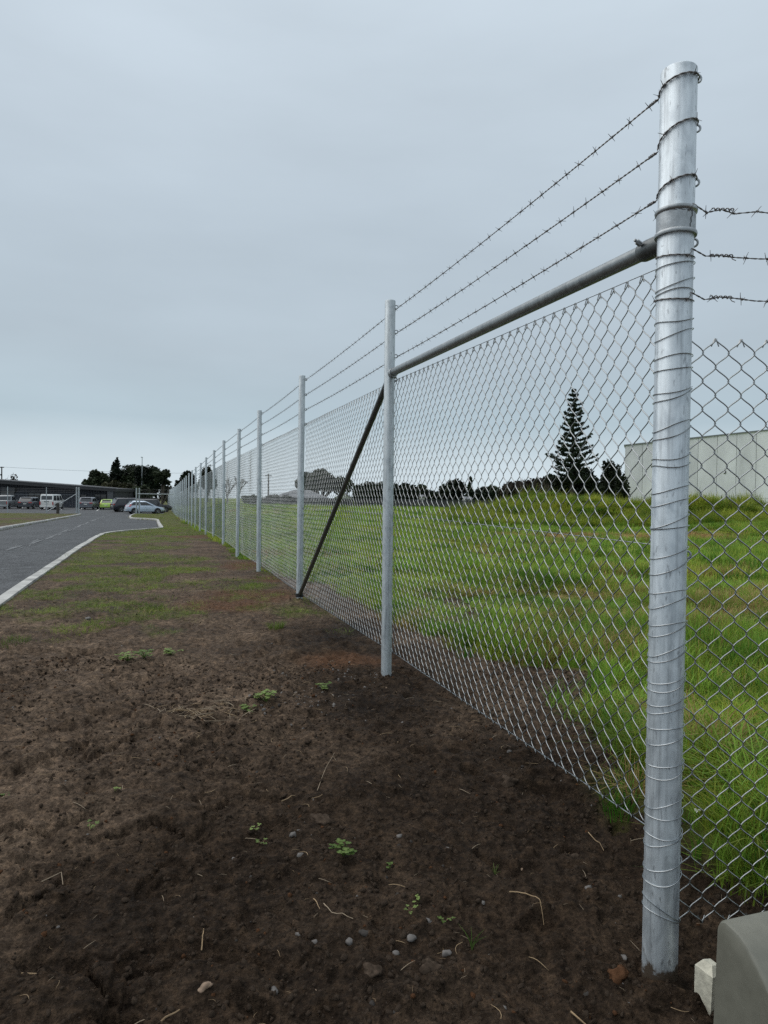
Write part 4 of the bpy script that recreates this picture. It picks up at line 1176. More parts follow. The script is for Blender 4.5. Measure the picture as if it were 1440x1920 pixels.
# stones, clods and stalks that can be told apart
for (px, py, wpx, mat, shp, lab, cat, nm) in [
    (385, 1843, 27, 'pebble_tan', dict(sx_=1.25, sy=.6, sz=.5), 'long tan pebble lying alone on the soil at the bottom left', 'stone', 'pebble'),
    (803, 1716, 17, 'pebble_grey', dict(sz=.75), 'grey pebble beside the little three-leaved weeds', 'stone', 'pebble'),
    (838, 1781, 18, 'pebble_grey', dict(sz=.8), 'rounded grey pebble just above the biggest dark clod', 'stone', 'pebble'),
    (772, 1757, 16, 'pebble_grey', dict(sx_=1.2, sz=.7), 'pale grey pebble left of the grass sprig', 'stone', 'pebble'),
    (743, 1786, 13, 'pebble_grey', dict(sz=.7), 'small grey pebble between the two dark clods', 'stone', 'pebble'),
    (590, 1756, 13, 'pebble_grey', dict(sz=.8), 'leftmost of three grey pebbles lying in a loose row', 'stone', 'pebble'),
    (656, 1756, 15, 'pebble_grey', dict(sx_=1.3, sz=.6), 'middle one of three grey pebbles in a loose row', 'stone', 'pebble'),
    (684, 1748, 17, 'pebble_dark', dict(sx_=1.4, sz=.6), 'flat dark pebble ending a loose row of three', 'stone', 'pebble'),
    (1170, 1789, 14, 'pebble_grey', dict(sx_=.7, sy=1.2, sz=.6), 'upright grey pebble on the soil left of the corner post foot', 'stone', 'pebble'),
    (1103, 1669, 13, 'pebble_grey', dict(sz=.8), 'blue-grey pebble under the mesh near the corner post', 'stone', 'pebble'),
    (515, 1841, 16, 'pebble_grey', dict(sx_=1.3, sz=.6), 'grey pebble right of the long tan pebble', 'stone', 'pebble'),
    (549, 1560, 13, 'pebble_grey', dict(sz=.8), 'grey pebble right of the paired clover sprigs', 'stone', 'pebble'),
    (749, 1566, 11, 'pebble_grey', dict(sz=.8), 'grey pebble up right of the bushy weed', 'stone', 'pebble'),
    (808, 1808, 40, 'clod', dict(sz=.8, rough=.4), 'biggest dark clod of soil at the bottom middle', 'clod', 'soil_clod'),
    (700, 1812, 30, 'clod', dict(sz=.7, rough=.4), 'dark clod left of the biggest clod', 'clod', 'soil_clod'),
    (1072, 1590, 34, 'clod', dict(sz=.7, rough=.45), 'black clod beneath the lower edge of the mesh', 'clod', 'soil_clod'),
    (1158, 1818, 38, 'clod_rust', dict(sz=.7, rough=.5), 'rust-brown lump left of the corner post foot', 'clod', 'soil_clod'),
    (602, 1518, 34, 'clod', dict(sx_=1.3, sz=.45, rough=.35), 'flat dark clod above the bushy weed', 'clod', 'soil_clod'),
    (955, 1462, 30, 'clod', dict(sx_=1.2, sz=.6, rough=.4), 'dark clod at the edge of the mesh halfway along the first bay', 'clod', 'soil_clod'),
    (165, 1115 + 40, 13, 'pebble_grey', dict(sz=.5), 'grey stone among the sparse verge grass left of the fence', 'stone', 'pebble')]:
    g = G(px, py + wpx * .3); s = wpx / 2 * g[1] / FPX
    V, F = rock(px + py, 3 if wpx > 24 else 2, **shp)
    V = np.array(V) * s
    o = link(nm, mesh_np(nm, V, F, mat, True), None, (g[0], g[1], gz1(g[0], g[1]) + s * shp.get('sz', 1) * .05), (0, 0, (px * 7) % 6))
    tag(o, lab, cat, 'stones and clods on the bare soil')
for (pxs, mat, w, lab) in [
    ([(955, 1674), (985, 1682), (1010, 1700), (1020, 1722)], 'straw', .0022, 'curved straw stalk lying right of the grass sprig'),
    ([(607, 1691), (622, 1713), (662, 1729)], 'twig', .0020, 'bent pale straw stalk left of the bushy weed'),
    ([(588, 1678), (600, 1704)], 'straw', .0020, 'short straight stalk beside the bent pale straw'),
    ([(1070, 1897), (1108, 1922)], 'straw', .003, 'thick straw stalk cut by the bottom edge of the photo'),
    ([(595, 1478), (606, 1450), (627, 1404)], 'twig', .0018, 'thin forked stalk in the middle of the bare soil'),
    ([(528, 1492), (553, 1483)], 'straw', .0028, 'short pale stalk left of the thin forked stalk'),
    ([(40, 1806), (80, 1808), (124, 1808)], 'straw', .0025, 'long brown stalk at the far bottom left'),
    ([(302, 1897), (337, 1886)], 'straw', .003, 'straight yellow stalk near the bottom below the tan pebble'),
    ([(78, 1647), (115, 1635), (118, 1655)], 'twig', .0022, 'bent twig lying over the cracked crust on the left'),
    ([(378, 1768), (382, 1740)], 'straw', .0026, 'stalk standing up above the long tan pebble'),
    ([(1103, 1560), (1132, 1594)], 'straw', .0022, 'straw stalk lying under the bottom wire by the corner post'),
    ([(350, 1326), (385, 1350), (430, 1345)], 'twig', .002, 'looped stalk hanging from the little straw heap')]:
    P = []
    for p in pxs:
        g = G(*p); P.append(Vector((g[0], g[1], gz1(g[0], g[1]) + .006)))
    Q = []
    for a, b_ in zip(P[:-1], P[1:]): Q += [a.lerp(b_, k / 4) for k in range(4)]
    Q.append(P[-1])
    for q_ in Q: q_.z = max(q_.z, gz1(q_.x, q_.y) + .005)
    b0 = Q[0].copy(); c = [q - b0 for q in Q]
    mm = MB(); mm.tube(c, [w * (1 - .5 * k / len(c)) for k in range(len(c))], 5)
    o = mm.build('straw_stalk', mat, None, True, loc=tuple(b0)); tag(o, lab, 'straw', 'straw stalks on the bare soil')
g = G(1312, 1532); mm = MB(); mm.add([(-.02, -.012, .02), (.0, -.015, .034), (.022, -.006, .022), (.018, .014, .028), (-.004, .012, .014), (-.022, .01, .03)], [(0, 1, 5), (1, 4, 5), (1, 2, 3), (1, 3, 4)])
tag(mm.build('foil_scrap', 'foil', None, False, loc=(g[0], g[1], gz1(g[0], g[1]))), 'crumpled scrap of white foil on the soil behind the old mesh', 'litter')

def leaf(mm, c, az, L, w, tilt, cup=.2):
    d = Vector((math.cos(az) * math.cos(tilt), math.sin(az) * math.cos(tilt), math.sin(tilt))); s = Vector((-math.sin(az), math.cos(az), 0)); u = d.cross(s) * -1
    c = Vector(c); V = [c]
    for f, g in ((.3, .75), (.65, 1.0), (.9, .6)):
        V += [c + d * L * f + s * w * g + u * cup * w, c + d * L * f, c + d * L * f - s * w * g + u * cup * w]
    V.append(c + d * L)
    mm.add(V, [(0, 2, 1), (0, 3, 2), (1, 2, 5, 4), (2, 3, 6, 5), (4, 5, 8, 7), (5, 6, 9, 8), (7, 8, 10), (8, 9, 10)])
def weed(px, py, wpx, kind, lab, seed, nst=6):
    g = G(px, py); s = wpx * g[1] / FPX; r = random.Random(seed)
    e = empty('weed' if kind != 'grass' else 'grass_sprig', (g[0], g[1], gz1(g[0], g[1])), r.uniform(0, 6), lab, 'weed' if kind != 'grass' else 'grass', 'weeds sprouting from the bare soil')
    st, lf = MB(), MB()
    if kind == 'grass':
        for k in range(nst):
            a = r.uniform(0, 6.28); L = s * r.uniform(.5, 1.1); ln = r.uniform(.15, .7)
            pts = [Vector((.1 * s * math.cos(a) * f0 + math.cos(a) * L * ln * f0 * f0, math.sin(a) * L * ln * f0 * f0, L * f0 * (1 - .3 * ln * f0))) for f0 in (0, .33, .66, 1)]
            lf.tube(pts, [s * .025, s * .025, s * .018, s * .004], 3)
        lf.build('blades', 'weed_leaf', e)
        return
    for k in range(nst):
        a = r.uniform(0, 6.28); L = s * r.uniform(.15, .55); hgt = s * r.uniform(.15, .45)
        tip = Vector((math.cos(a) * L, math.sin(a) * L, hgt))
        st.tube([(0, 0, -.004), tuple(tip * .5 + Vector((0, 0, hgt * .15))), tuple(tip)], [s * .018, s * .014, s * .010], 4)
        n3 = 3 if kind == 'clover' else 4
        for q in range(n3):
            leaf(lf, tip, a + q * 6.28 / n3 + r.uniform(-.3, .3), s * r.uniform(.13, .22), s * r.uniform(.07, .10), r.uniform(-.2, .4))
    st.build('stems', 'straw' if kind == 'clover' else 'weed_leaf', e, True); lf.build('leaves', 'weed_leaf', e, True)
weed(643, 1612, 44, 'bush', 'bushy little green weed on the bare soil, biggest of the seedlings', 1, 13)
weed(478, 1556, 24, 'clover', 'upper clover sprig of a pair in the middle of the soil', 2, 5)
weed(492, 1578, 24, 'clover', 'lower clover sprig of a pair in the middle of the soil', 3, 5)
weed(168, 1556, 28, 'clover', 'small clover sprig beside the cracked crust on the left', 4, 6)
weed(787, 1692, 24, 'bush', 'topmost of the little weeds around the grey pebbles', 5, 5)
weed(768, 1712, 24, 'clover', 'leftmost of the little weeds around the grey pebbles', 6, 5)
weed(835, 1722, 28, 'clover', 'rightmost of the little weeds around the grey pebbles', 7, 6)
weed(730, 1628, 22, 'bush', 'tiny weed right of the bushy weed', 8, 4)
weed(215, 1487, 20, 'bush', 'single green seedling above the clover sprig on the left', 9, 4)
weed(8, 1492, 22, 'bush', 'yellow-green seedling at the left edge of the photo', 10, 4)
weed(885, 1772, 46, 'grass', 'thin grass sprig on the soil right of the dark clods', 11, 6)
weed(928, 1625, 26, 'grass', 'tiny grass sprig on the soil short of the mesh', 12, 5)
weed(240, 1240, 34, 'bush', 'left of three leafy weeds in a row on the verge', 14, 14)
weed(270, 1235, 34, 'bush', 'middle one of three leafy weeds in a row on the verge', 15, 14)
weed(322, 1228, 34, 'bush', 'right of three leafy weeds in a row on the verge', 16, 14)
weed(500, 1310, 40, 'bush', 'spiky green weed at the left end of the gravel streak', 17, 14)
weed(465, 1322, 30, 'bush', 'low green weed between the straw heap and the gravel', 18, 10)
weed(605, 1288, 30, 'bush', 'small green weed above the gravel streak', 19, 8)
def patch(px, py, h, nb, spread, lab, seed):
    g = G(px, py); o = tuft('grass_patch', nb, h, spread, .0013, 'grass_verge', .8, seed, segs=3); col.objects.link(o)
    V = np.empty(len(o.data.vertices) * 3, np.float32); o.data.vertices.foreach_get('co', V); V = V.reshape(-1, 3)
    V[:, 2] += gz(V[:, 0] + g[0], V[:, 1] + g[1]) - gz1(g[0], g[1]); o.data.vertices.foreach_set('co', V.ravel()); o.data.update()
    o.location = (g[0], g[1], gz1(g[0], g[1])); tag(o, lab, 'grass', 'grass patches on the verge')
patch(518, 1178, .09, 260, .07, 'tuft of bright grass standing alone on the verge near the brace foot', 13)
patch(150, 1180, .07, 420, .22, 'bright patch of grass on the verge nearest the kerb', 20)
patch(200, 1168, .07, 360, .20, 'bright patch of grass just right of the one nearest the kerb', 22)
patch(272, 1138, .07, 320, .20, 'patch of grass on the verge halfway to the fence', 24)
patch(355, 1068, .08, 260, .22, 'far tuft of pale grass on the verge beside the fence posts', 25)
patch(12, 1205, .07, 300, .18, 'grass patch cut by the left edge of the photo', 26)
# rank tussocks spilling over the bank by the corner
def tussock(px, py, h, nb, mat, lab, seed, spread=.10, lean=1.2):
    g = G(px, py)
    o = tuft('grass_tussock', nb, h, spread, .0032, mat, lean, seed, segs=5); col.objects.link(o)
    o.location = (g[0], g[1], gz1(g[0], g[1])); tag(o, lab, 'grass', 'grass tussocks by the corner post')
tussock(1195, 1420, .30, 130, 'grass_long', 'long grass tussock just left of the corner post', 31)
tussock(1205, 1500, .22, 60, 'grass_dry', 'brown dead grass hanging left of the corner post', 32)
tussock(1330, 1400, .28, 120, 'grass_dry', 'straw-coloured tussock behind the old mesh', 33, .14)
tussock(1310, 1440, .30, 130, 'grass_long', 'drooping green tussock behind the old mesh', 34, .14)
tussock(1400, 1560, .28, 150, 'grass_long', 'green tussock over the bank at the right edge', 35, .16)
tussock(1430, 1640, .24, 110, 'grass_long', 'low tussock nearest the service pillar', 36, .14)
tussock(1330, 1195, .30, 110, 'grass_dry', 'bent yellow tussock further back right of the corner post', 37, .18)
tussock(1420, 1480, .3, 140, 'grass_field', 'bright green tussock at the right edge behind the old mesh', 38, .16)


# ------------------------------------------------------------------ gate fences at the car park entrance
def zland(x, y): return float(gbase(x, y))
GP = galv
def gate_post(parent, p, h, r=.05, base=None):
    m = MB(); m.lathe([(r, -.3), (r, h - .01), (r * .7, h), (.001, h)], 12)
    return m.build('post', 'galv_line', parent, True, loc=tuple(p))
def flat_mesh_panel(parent, a, b, z0, z1, name='chain_link_panel', pitch=.12, wr=.004):
    """coarse far-off weave between two points"""
    a, b = Vector(a), Vector(b); L = (b - a).length; d = (b - a).normalized(); m = MB(); H = z1 - z0
    n = int((L + H) / pitch)
    V = []; F = []
    for k in range(n):
        s = k * pitch
        for sg in (0, 1):
            # a slanting wire clipped to the panel
            x0, y0 = max(0, s - H), 0 if s <= L + 0 else 0
            lo = max(0.0, s - L); hi = min(H, s)
            if hi - lo < .05: continue
            p = a + d * ((s - lo) if sg == 0 else L - (s - lo)) + Vector((0, 0, z0 + lo)); q = a + d * ((s - hi) if sg == 0 else L - (s - hi)) + Vector((0, 0, z0 + hi))
            m.tube([p, q], wr, 3, caps=False)
    o = m.build(name, 'old_wire', parent); o['kind'] = 'stuff'; return o

gr0 = at(258, 940, GATE_Y - 1.5); gr1x, gr1y = fence_xy((GATE_Y - P0[1]) / FD[1])
zg = zland(gr0[0], gr0[1])
GR = empty('gate_return_fence', (gr0[0], gr0[1], zg), 0, 'chain-link return with a top rail between the gate post and the long fence', 'fence')
def gl(x, y, z): return (x - gr0[0], y - gr0[1], z - zg)
H2 = 2.75
gate_post(GR, (-.13, 0, 0), H2, .075); gate_post(GR, (.13, .15, 0), H2, .075)
m = MB(); m.tube([gl(gr0[0], gr0[1], zg + 2.12), gl(gr1x - .05, gr1y, zg + 2.12)], .04, 8); m.build('top_rail', 'galv_line', GR, True)
flat_mesh_panel(GR, gl(gr0[0] + .15, gr0[1], zg), gl(gr1x, gr1y, zg), .08, 2.08, wr=.001, pitch=.14)
for k in range(3):
    m = MB(); m.tube([gl(gr0[0], gr0[1], zg + 2.3 + .16 * k), gl(gr1x, gr1y, zg + 2.3 + .16 * k)], .008, 3); m.build('barbed_wire', 'old_wire', GR)
m = MB(); e1 = at(331, 924, GATE_Y + 6)
bxx = Vector(gl(gr1x - 1.2, gr1y + 4, zg + .2)); m.tube([bxx, bxx + Vector((1.1, -.2, 1.1))], .035, 6); m.build('brace', 'galv_line', GR, True)

gl0 = at(145, 940, 77.0); zl = zland(gl0[0], gl0[1]) - .05
GLF = empty('gate_side_fence', (gl0[0], gl0[1], zl), 0, 'chain-link fence with a sloping brace left of the car park gate post', 'fence')
pl = []
for px in (145.8, 87, 14.3, -60):
    q = at(px, 940, 77.0 - (145 - px) * .012); pl.append(Vector((q[0] - gl0[0], q[1] - gl0[1], 0)))
gate_post(GLF, pl[0] + Vector((-.13, 0, 0)), 2.8, .075); gate_post(GLF, pl[0] + Vector((.12, 0, 0)), 2.8, .075)
for q in pl[1:]: gate_post(GLF, q, 2.75, .04)
m = MB(); m.tube([pl[1] + Vector((0, 0, .1)), pl[0] + Vector((-.2, 0, 2.05))], .04, 8); m.build('brace', 'galv_line', GLF, True)
for a, b in zip(pl[:-1], pl[1:]): flat_mesh_panel(GLF, a, b, .05, 1.95, wr=.0009, pitch=.16)
for k in range(4):
    m = MB(); zz = (1.97, 2.25, 2.42, 2.6)[k]; m.tube([q + Vector((0, 0, zz)) for q in pl], .008, 3); m.build('barbed_wire' if k else 'top_wire', 'old_wire' if k else 'galv_wire', GLF)
m = MB()
bp = at(108.5, 950, 73.5); bz = zland(bp[0], bp[1]); m.box((0, 0, .42), (.22, .22, 1.24)); m.add([(-.11, -.11, 1.04), (.11, -.11, 1.04), (.11, .11, 1.04), (-.11, .11, 1.04), (0, 0, 1.10)], [(0, 1, 4), (1, 2, 4), (2, 3, 4), (3, 0, 4)])
tag(m.build('bollard', 'timber_dark', None, False, loc=(bp[0], bp[1], bz)), 'dark square timber bollard in front of the sloping gate brace', 'bollard')

# ------------------------------------------------------------------ dark office building
BY = 108.0; BZ = float(gbase(-45, 110)) - .10
xr = at(216.5, 940, BY)[0]; xf = at(201, 940, BY)[0]; xl = xr - 40
def rooftop(x): return EYE + .755 + (xr - x) * .0586
def soffit(x): return EYE + .345 + (xf - x) * .0560
OB = empty('office_building', ((xl + xr) / 2, BY + 5, BZ), 0, 'long dark grey office building with a gently sloping roof behind the car park', 'building')
ob0 = Vector(OB.location)
def ol(x, y, z): return (x - ob0.x, y - ob0.y, z - ob0.z)
m = MB()
WY = BY + 2.2
V = [ol(xl, WY, BZ), ol(xf, WY, BZ), ol(xf, WY, soffit(xf)), ol(xl, WY, soffit(xl))]
m.add(V, [(0, 1, 2, 3)])
V = [ol(xl, BY + 14, BZ), ol(xr, BY + 14, BZ), ol(xr, BY + 14, rooftop(xr) - .1), ol(xl, BY + 14, rooftop(xl) - .1)]
m.add(V, [(3, 2, 1, 0)])
wall = m.build('wall', 'dark_cladding', OB)
# vertical battens of the cladding
bt = MB().box((0, 0, .5), (.05, .05, 1)).mesh('batten', 'dark_cladding')
x = xl + .3
while x < xf - .1:
    o = link('batten', bt, wall, ol(x, WY - .025, BZ), (0, 0, 0), (1, 1, soffit(x) - BZ - .02)); x += .42 if x > xr - 20 else .84
m = MB()
def slab(x0, x1, y0, y1, zt0, zt1, zb0, zb1):
    V = [ol(x0, y0, zb0), ol(x1, y0, zb1), ol(x1, y1, zb1), ol(x0, y1, zb0), ol(x0, y0, zt0), ol(x1, y0, zt1), ol(x1, y1, zt1), ol(x0, y1, zt0)]
    m.add(V, [(0, 3, 2, 1), (4, 5, 6, 7), (0, 1, 5, 4), (1, 2, 6, 5), (2, 3, 7, 6), (3, 0, 4, 7)])
slab(xl - .5, xr + .05, BY - .1, BY + 14.2, rooftop(xl - .5), rooftop(xr + .05), soffit(xl - .5), soffit(xr + .05) + .02)
roof = m.build('roof', 'dark_fascia', OB)
m = MB(); slab(xl - .55, xr + .1, BY - .14, BY - .105, rooftop(xl - .55) + .05, rooftop(xr + .1) + .05, rooftop(xl - .55) - .06, rooftop(xr + .1) - .06); m.build('gutter_trim', 'fin_panel', roof)
m = MB(); slab(xf, xr - .35, BY + .02, BY + 2.25, soffit(xf) + .02, soffit(xr) + .03, BZ - .05, BZ - .05); m.build('end_pier', 'fin_panel', OB)
m = MB(); slab(xr - .34, xr - .1, BY + .1, BY + 14, soffit(xr) + .02, soffit(xr) + .02, BZ - .05, BZ - .05); m.build('side_wall', 'dark_fascia', OB)
def ob_window(px0, py0, px1, py1, panes):
    a, b = at(px0, py1, WY - .05), at(px1, py0, WY - .05)
    x0, x1, z0, z1 = a[0], b[0], max(a[2], BZ + .05), b[2]
    w = MB(); t = .09
    for (c, d) in (((x0, z0), (x1, z0 + t)), ((x0, z1 - t), (x1, z1)), ((x0, z0 + t), (x0 + t, z1 - t)), ((x1 - t, z0 + t), (x1, z1 - t))):
        w.box(ol((c[0] + d[0]) / 2, WY - .08, (c[1] + d[1]) / 2), (d[0] - c[0], .10, d[1] - c[1]))
    for k in range(1, panes): w.box(ol(x0 + (x1 - x0) * k / panes, WY - .075, (z0 + z1) / 2), (.07, .08, z1 - z0 - 2 * t))
    f = w.build('window_frame', 'window_frame', OB)
    for k in range(panes):
        g = MB(); u0 = x0 + (x1 - x0) * k / panes; u1 = x0 + (x1 - x0) * (k + 1) / panes
        g.box(ol((u0 + u1) / 2, WY - .045, (z0 + z1) / 2), (u1 - u0 - .08, .02, z1 - z0 - .12)); g.build('pane', 'window_glass', f)
ob_window(52.5, 924, 87, 934, 3); ob_window(176.7, 926.4, 200, 944, 2); ob_window(150.5, 927, 163, 953, 1); ob_window(0, 921, 28, 934, 2)
q = at(205.3, 918.8, BY); m = MB(); m.lathe([(.001, -.06), (.16, -.05), (.19, -.01), (.19, .03)], 14, ol(q[0], BY - .03, q[2]), axis='y'); m.build('wall_lamp', 'lamp_white', OB, True)
q0, q1 = at(2, 921.5, BY + 1.5), at(27, 914, BY + 1.5); m = MB(); m.box(ol((q0[0] + q1[0]) / 2, BY + 1.9, (q0[2] + q1[2]) / 2), (q1[0] - q0[0], .6, q1[2] - q0[2])); m.build('awning_box', 'fin_panel', OB)
# paling fence right of the office
PF = empty('paling_fence', (at(230, 940, 112)[0], 112, BZ), 0, 'dark timber paling fence between the office and the trees', 'fence')
pal = MB().box((0, 0, .8), (.14, .03, 1.6)).mesh('paling', 'timber_dark'); x = at(216, 940, 112)[0]
while x < at(300, 940, 112)[0]:
    link('paling', pal, PF, (x - PF.location.x, random.uniform(-.01, .01), random.uniform(-.03, .03))); x += .155

# ------------------------------------------------------------------ cars
def loft(rings, closed_ends=True):
    n = len(rings[0]); V = [p for r in rings for p in r]; F = []
    for i in range(len(rings) - 1):
        for k in range(n): F.append((i * n + k, i * n + (k + 1) % n, (i + 1) * n + (k + 1) % n, (i + 1) * n + k))
    if closed_ends: F.append(tuple(range(n - 1, -1, -1))); F.append(tuple((len(rings) - 1) * n + k for k in range(n)))
    return V, F
def car(name, px, depth, heading, L, W, H, belt, paint, kind, label, zoff=0):
    """x forward, y left, z up; origin on the ground under the middle"""
    p = at(px, 950, depth); z0 = zland(p[0], p[1]) - .10
    e = empty(name, (p[0], p[1], z0 + zoff), heading, label, {'van': 'van', 'pickup': 'pickup'}.get(kind, 'car'), 'vehicles in the car park')
    wr = .31 if kind in ('hatch', 'sedan') else .36
    zb = .22; h = L / 2; w = W / 2
    if kind == 'hatch': lower = [(-h, .50, belt * .78, .86), (-h + .10, .30, belt * .98, .95), (-h + .5, zb, belt, 1), (0, zb, belt * .98, 1), (h - 1.05, zb, belt * .95, 1), (h - .35, .26, belt * .80, .95), (h - .06, .32, belt * .66, .82), (h, .42, belt * .56, .70)]
    elif kind == 'sedan': lower = [(-h, .48, belt * .85, .84), (-h + .12, .30, belt * .98, .94), (-h + .6, zb, belt, 1), (0, zb, belt * .98, 1), (h - 1.2, zb, belt * .96, 1), (h - .4, .26, belt * .82, .95), (h - .06, .32, belt * .66, .82), (h, .42, belt * .56, .70)]
    elif kind == 'suv': lower = [(-h, .5, belt * .9, .92), (-h + .1, .34, belt * 1.0, .97), (-h + .5, .27, belt, 1), (0, .27, belt, 1), (h - 1.1, .27, belt, 1), (h - .4, .30, belt * .92, .96), (h - .05, .36, belt * .8, .86), (h, .5, belt * .7, .8)]
    elif kind == 'van': lower = [(-h, .42, belt * 1.0, .95), (-h + .06, .30, belt * 1.0, .98), (-h + .5, .25, belt, 1), (0, .25, belt, 1), (h - .9, .25, belt, 1), (h - .3, .28, belt * .86, .96), (h, .4, belt * .72, .84)]
    else: lower = [(-h, .50, belt * .95, .96), (-h + .08, .42, belt * 1.0, .98), (-h + .6, .34, belt, 1), (0, .34, belt, 1), (h - 1.2, .34, belt, 1), (h - .4, .36, belt * .94, .96), (h - .05, .4, belt * .84, .88), (h, .5, belt * .7, .82)]
    rings = []
    for (x, a, b, f) in lower:
        ww = w * f
        rings.append([(x, -ww * .90, a), (x, -ww * .985, a + .06), (x, -ww, a + (b - a) * .45), (x, -ww * .985, a + (b - a) * .8), (x, -ww * .92, b), (x, ww * .92, b), (x, ww * .985, a + (b - a) * .8), (x, ww, a + (b - a) * .45), (x, ww * .985, a + .06), (x, ww * .90, a)])
    m = MB(); m.add(*loft(rings)); body = m.build('body', paint, e, True)
    # glasshouse: rear base, rear top, front top, front base
    prof = {'hatch': (-h + .10, -h + .62, -h + 2.1, h - 1.0), 'sedan': (-h + .55, -h + 1.35, -h + 2.5, h - 1.15), 'suv': (-h + .06, -h + .42, -h + 2.9, h - 1.25), 'van': (-h + .02, -h + .16, h - 1.15, h - .45), 'pickup': (-h + 1.75, -h + 1.95, h - 2.05, h - 1.45)}[kind]
    rb_, rt, ft, fb = prof; zb_, zt = belt - .02, H
    wb, wt = w * .915, w * (.76 if kind in ('hatch', 'sedan') else .82 if kind != 'van' else .87)
    m = MB()
    nS = 7; rings = []
    for (xb, xt) in ((rb_, rt), (rb_ + (fb - rb_) * .5, rt + (ft - rt) * .5), (fb, ft)):
        pass
    # four corner rings with a crowned roof
    def gh(f, zf):   # f 0 rear..1 front, zf 0..1
        xb = rb_ + (fb - rb_) * f; xt = rt + (ft - rt) * f; return xb + (xt - xb) * zf, wb + (wt - wb) * zf, zb_ + (zt - .05 - zb_) * zf
    rings = []
    for zf in (0, .5, .88, 1.0):
        x0, ww, z = gh(0, zf); x1, _, _ = gh(1, zf); k = 0 if zf < 1 else .03
        r = .06
        rings.append([(x0 + k, -ww + r + k, z), (x0 + r + k, -ww + k, z), (x1 - r - k, -ww + k, z), (x1 - k, -ww + r + k, z), (x1 - k, ww - r - k, z), (x1 - r - k, ww - k, z), (x0 + r + k, ww - k, z), (x0 + k, ww - r - k, z)])
    x0, ww, z = gh(0, 1); x1, _, _ = gh(1, 1)
    rings.append([(x0 + .18, -ww + .24, zt), (x0 + .25, -ww + .17, zt), (x1 - .25, -ww + .17, zt), (x1 - .18, -ww + .24, zt), (x1 - .18, ww - .24, zt), (x1 - .25, ww - .17, zt), (x0 + .25, ww - .17, zt), (x0 + .18, ww - .24, zt)])
    m.add(*loft(rings)); cabin = m.build('cabin', paint, e, True)
    def pane(nm, pts, off, parent=cabin, mat='car_glass'):
        g = MB(); o_ = Vector(off); P = [Vector(q) + o_ for q in pts]; n = len(P)
        g.add([tuple(q) for q in P] + [tuple(q - o_ * 1.6) for q in P], [tuple(range(n)), tuple(range(2 * n - 1, n - 1, -1))] + [(i, n + i, n + (i + 1) % n, (i + 1) % n) for i in range(n)])
        return g.build(nm, mat, parent)
    def gp(f, zf, sgn, ins=0):
        x, ww, z = gh(f, zf); return (x, sgn * (ww - ins), z)
    pane('rear_window', [gp(0, .10 if kind != 'van' else .2, -1, .14), gp(0, .10 if kind != 'van' else .2, 1, .14), gp(0, .80, 1, .12), gp(0, .80, -1, .12)], (-.012, 0, .004))
    pane('windscreen', [gp(1, .06, -1, .10), gp(1, .06, 1, .10), gp(1, .90, 1, .09), gp(1, .90, -1, .09)], (.012, 0, .006))
    for sgn in (-1, 1):
        cuts = [(.08, .42), (.46, .90)] if kind != 'van' else [(.06, .34), (.38, .66), (.70, .95)]
        for (a, b) in cuts:
            pane('side_window', [gp(a, .08, sgn), gp(b, .08, sgn), gp(b - .02, .84, sgn), gp(a + .03, .84, sgn)], (0, sgn * .010, 0))
        # door shut line and handle
        sl = MB(); sl.box((.05, sgn * (w * .992), belt * .62), (.012, .02, belt * .52)); sl.build('door_gap', 'trim_black', body)
        hd = MB(); hd.box((-.15, sgn * (w * .988), belt * .82), (.18, .04, .03)); hd.build('door_handle', paint, body)
        mr = MB(); mr.box((fb - .35, sgn * (w + .08), belt + .08), (.10, .20, .15)); mr.build('mirror', paint, e)
    wx = (-h + (.78 if kind != 'van' else .95), h - (.82 if kind != 'van' else .75))
    for x in wx:
        for sgn in (-1, 1):
            ar = MB(); ar.lathe([(.001, 0), (wr + .055, 0), (wr + .055, sgn * -.14)], 20, (x, sgn * (w + .003), wr + .01), axis='y'); ar.build('wheel_arch', 'trim_black', body)
            wt_ = MB(); yy = sgn * (w - .08)
            wt_.lathe([(wr * .62, sgn * .095), (wr * .80, sgn * .11), (wr * .96, sgn * .10), (wr, sgn * .06), (wr, -sgn * .09), (wr * .6, -sgn * .1)], 24, (x, yy, wr), axis='y')
            tyre = wt_.build('tyre', 'tyre', e, True)
            rm = MB(); rm.lathe([(.001, sgn * .085), (wr * .16, sgn * .09), (wr * .2, sgn * .06), (wr * .55, sgn * .07), (wr * .63, sgn * .10)], 20, (x, yy, wr), axis='y')
            for k in range(5):
                a = k * 2 * math.pi / 5; rm.tube([(x, yy + sgn * .09, wr), (x + math.cos(a) * wr * .58, yy + sgn * .098, wr + math.sin(a) * wr * .58)], .03, 4)
            rm.build('rim', 'rim', tyre, True)
    # tail: lamps, bumper, plate
    for sgn in (-1, 1):
        t = MB()
        if kind == 'hatch':
            t.add([(-h + .02, sgn * w * .70, belt * .86), (-h + .03, sgn * w * .90, belt * .80), (-h + .32, sgn * w * 1.004, belt * .90), (-h + .52, sgn * w * .985, belt * 1.10), (-h + .30, sgn * w * .90, belt * 1.16), (-h + .10, sgn * w * .76, belt * 1.02)], [(0, 1, 2, 3, 4, 5)])
            for v in range(6): t.v.append((t.v[v][0] + .05, t.v[v][1] * .95, t.v[v][2]))
            t.f += [(i, (i + 1) % 6, 6 + (i + 1) % 6, 6 + i) for i in range(6)]
        elif kind in ('van', 'pickup'): t.box((-h - .005, sgn * w * .89, belt * .72), (.06, .14, .42 if kind == 'van' else .36))
        else: t.box((-h + .02, sgn * w * .74, belt * .86), (.10, w * .40, .14))
        t.build('tail_light', 'tail_red', e, False)
        hl = MB(); hl.box((h - .16, sgn * w * .66, belt * .72), (.22, w * .32, .13)); hl.build('headlight', 'headlamp', e)
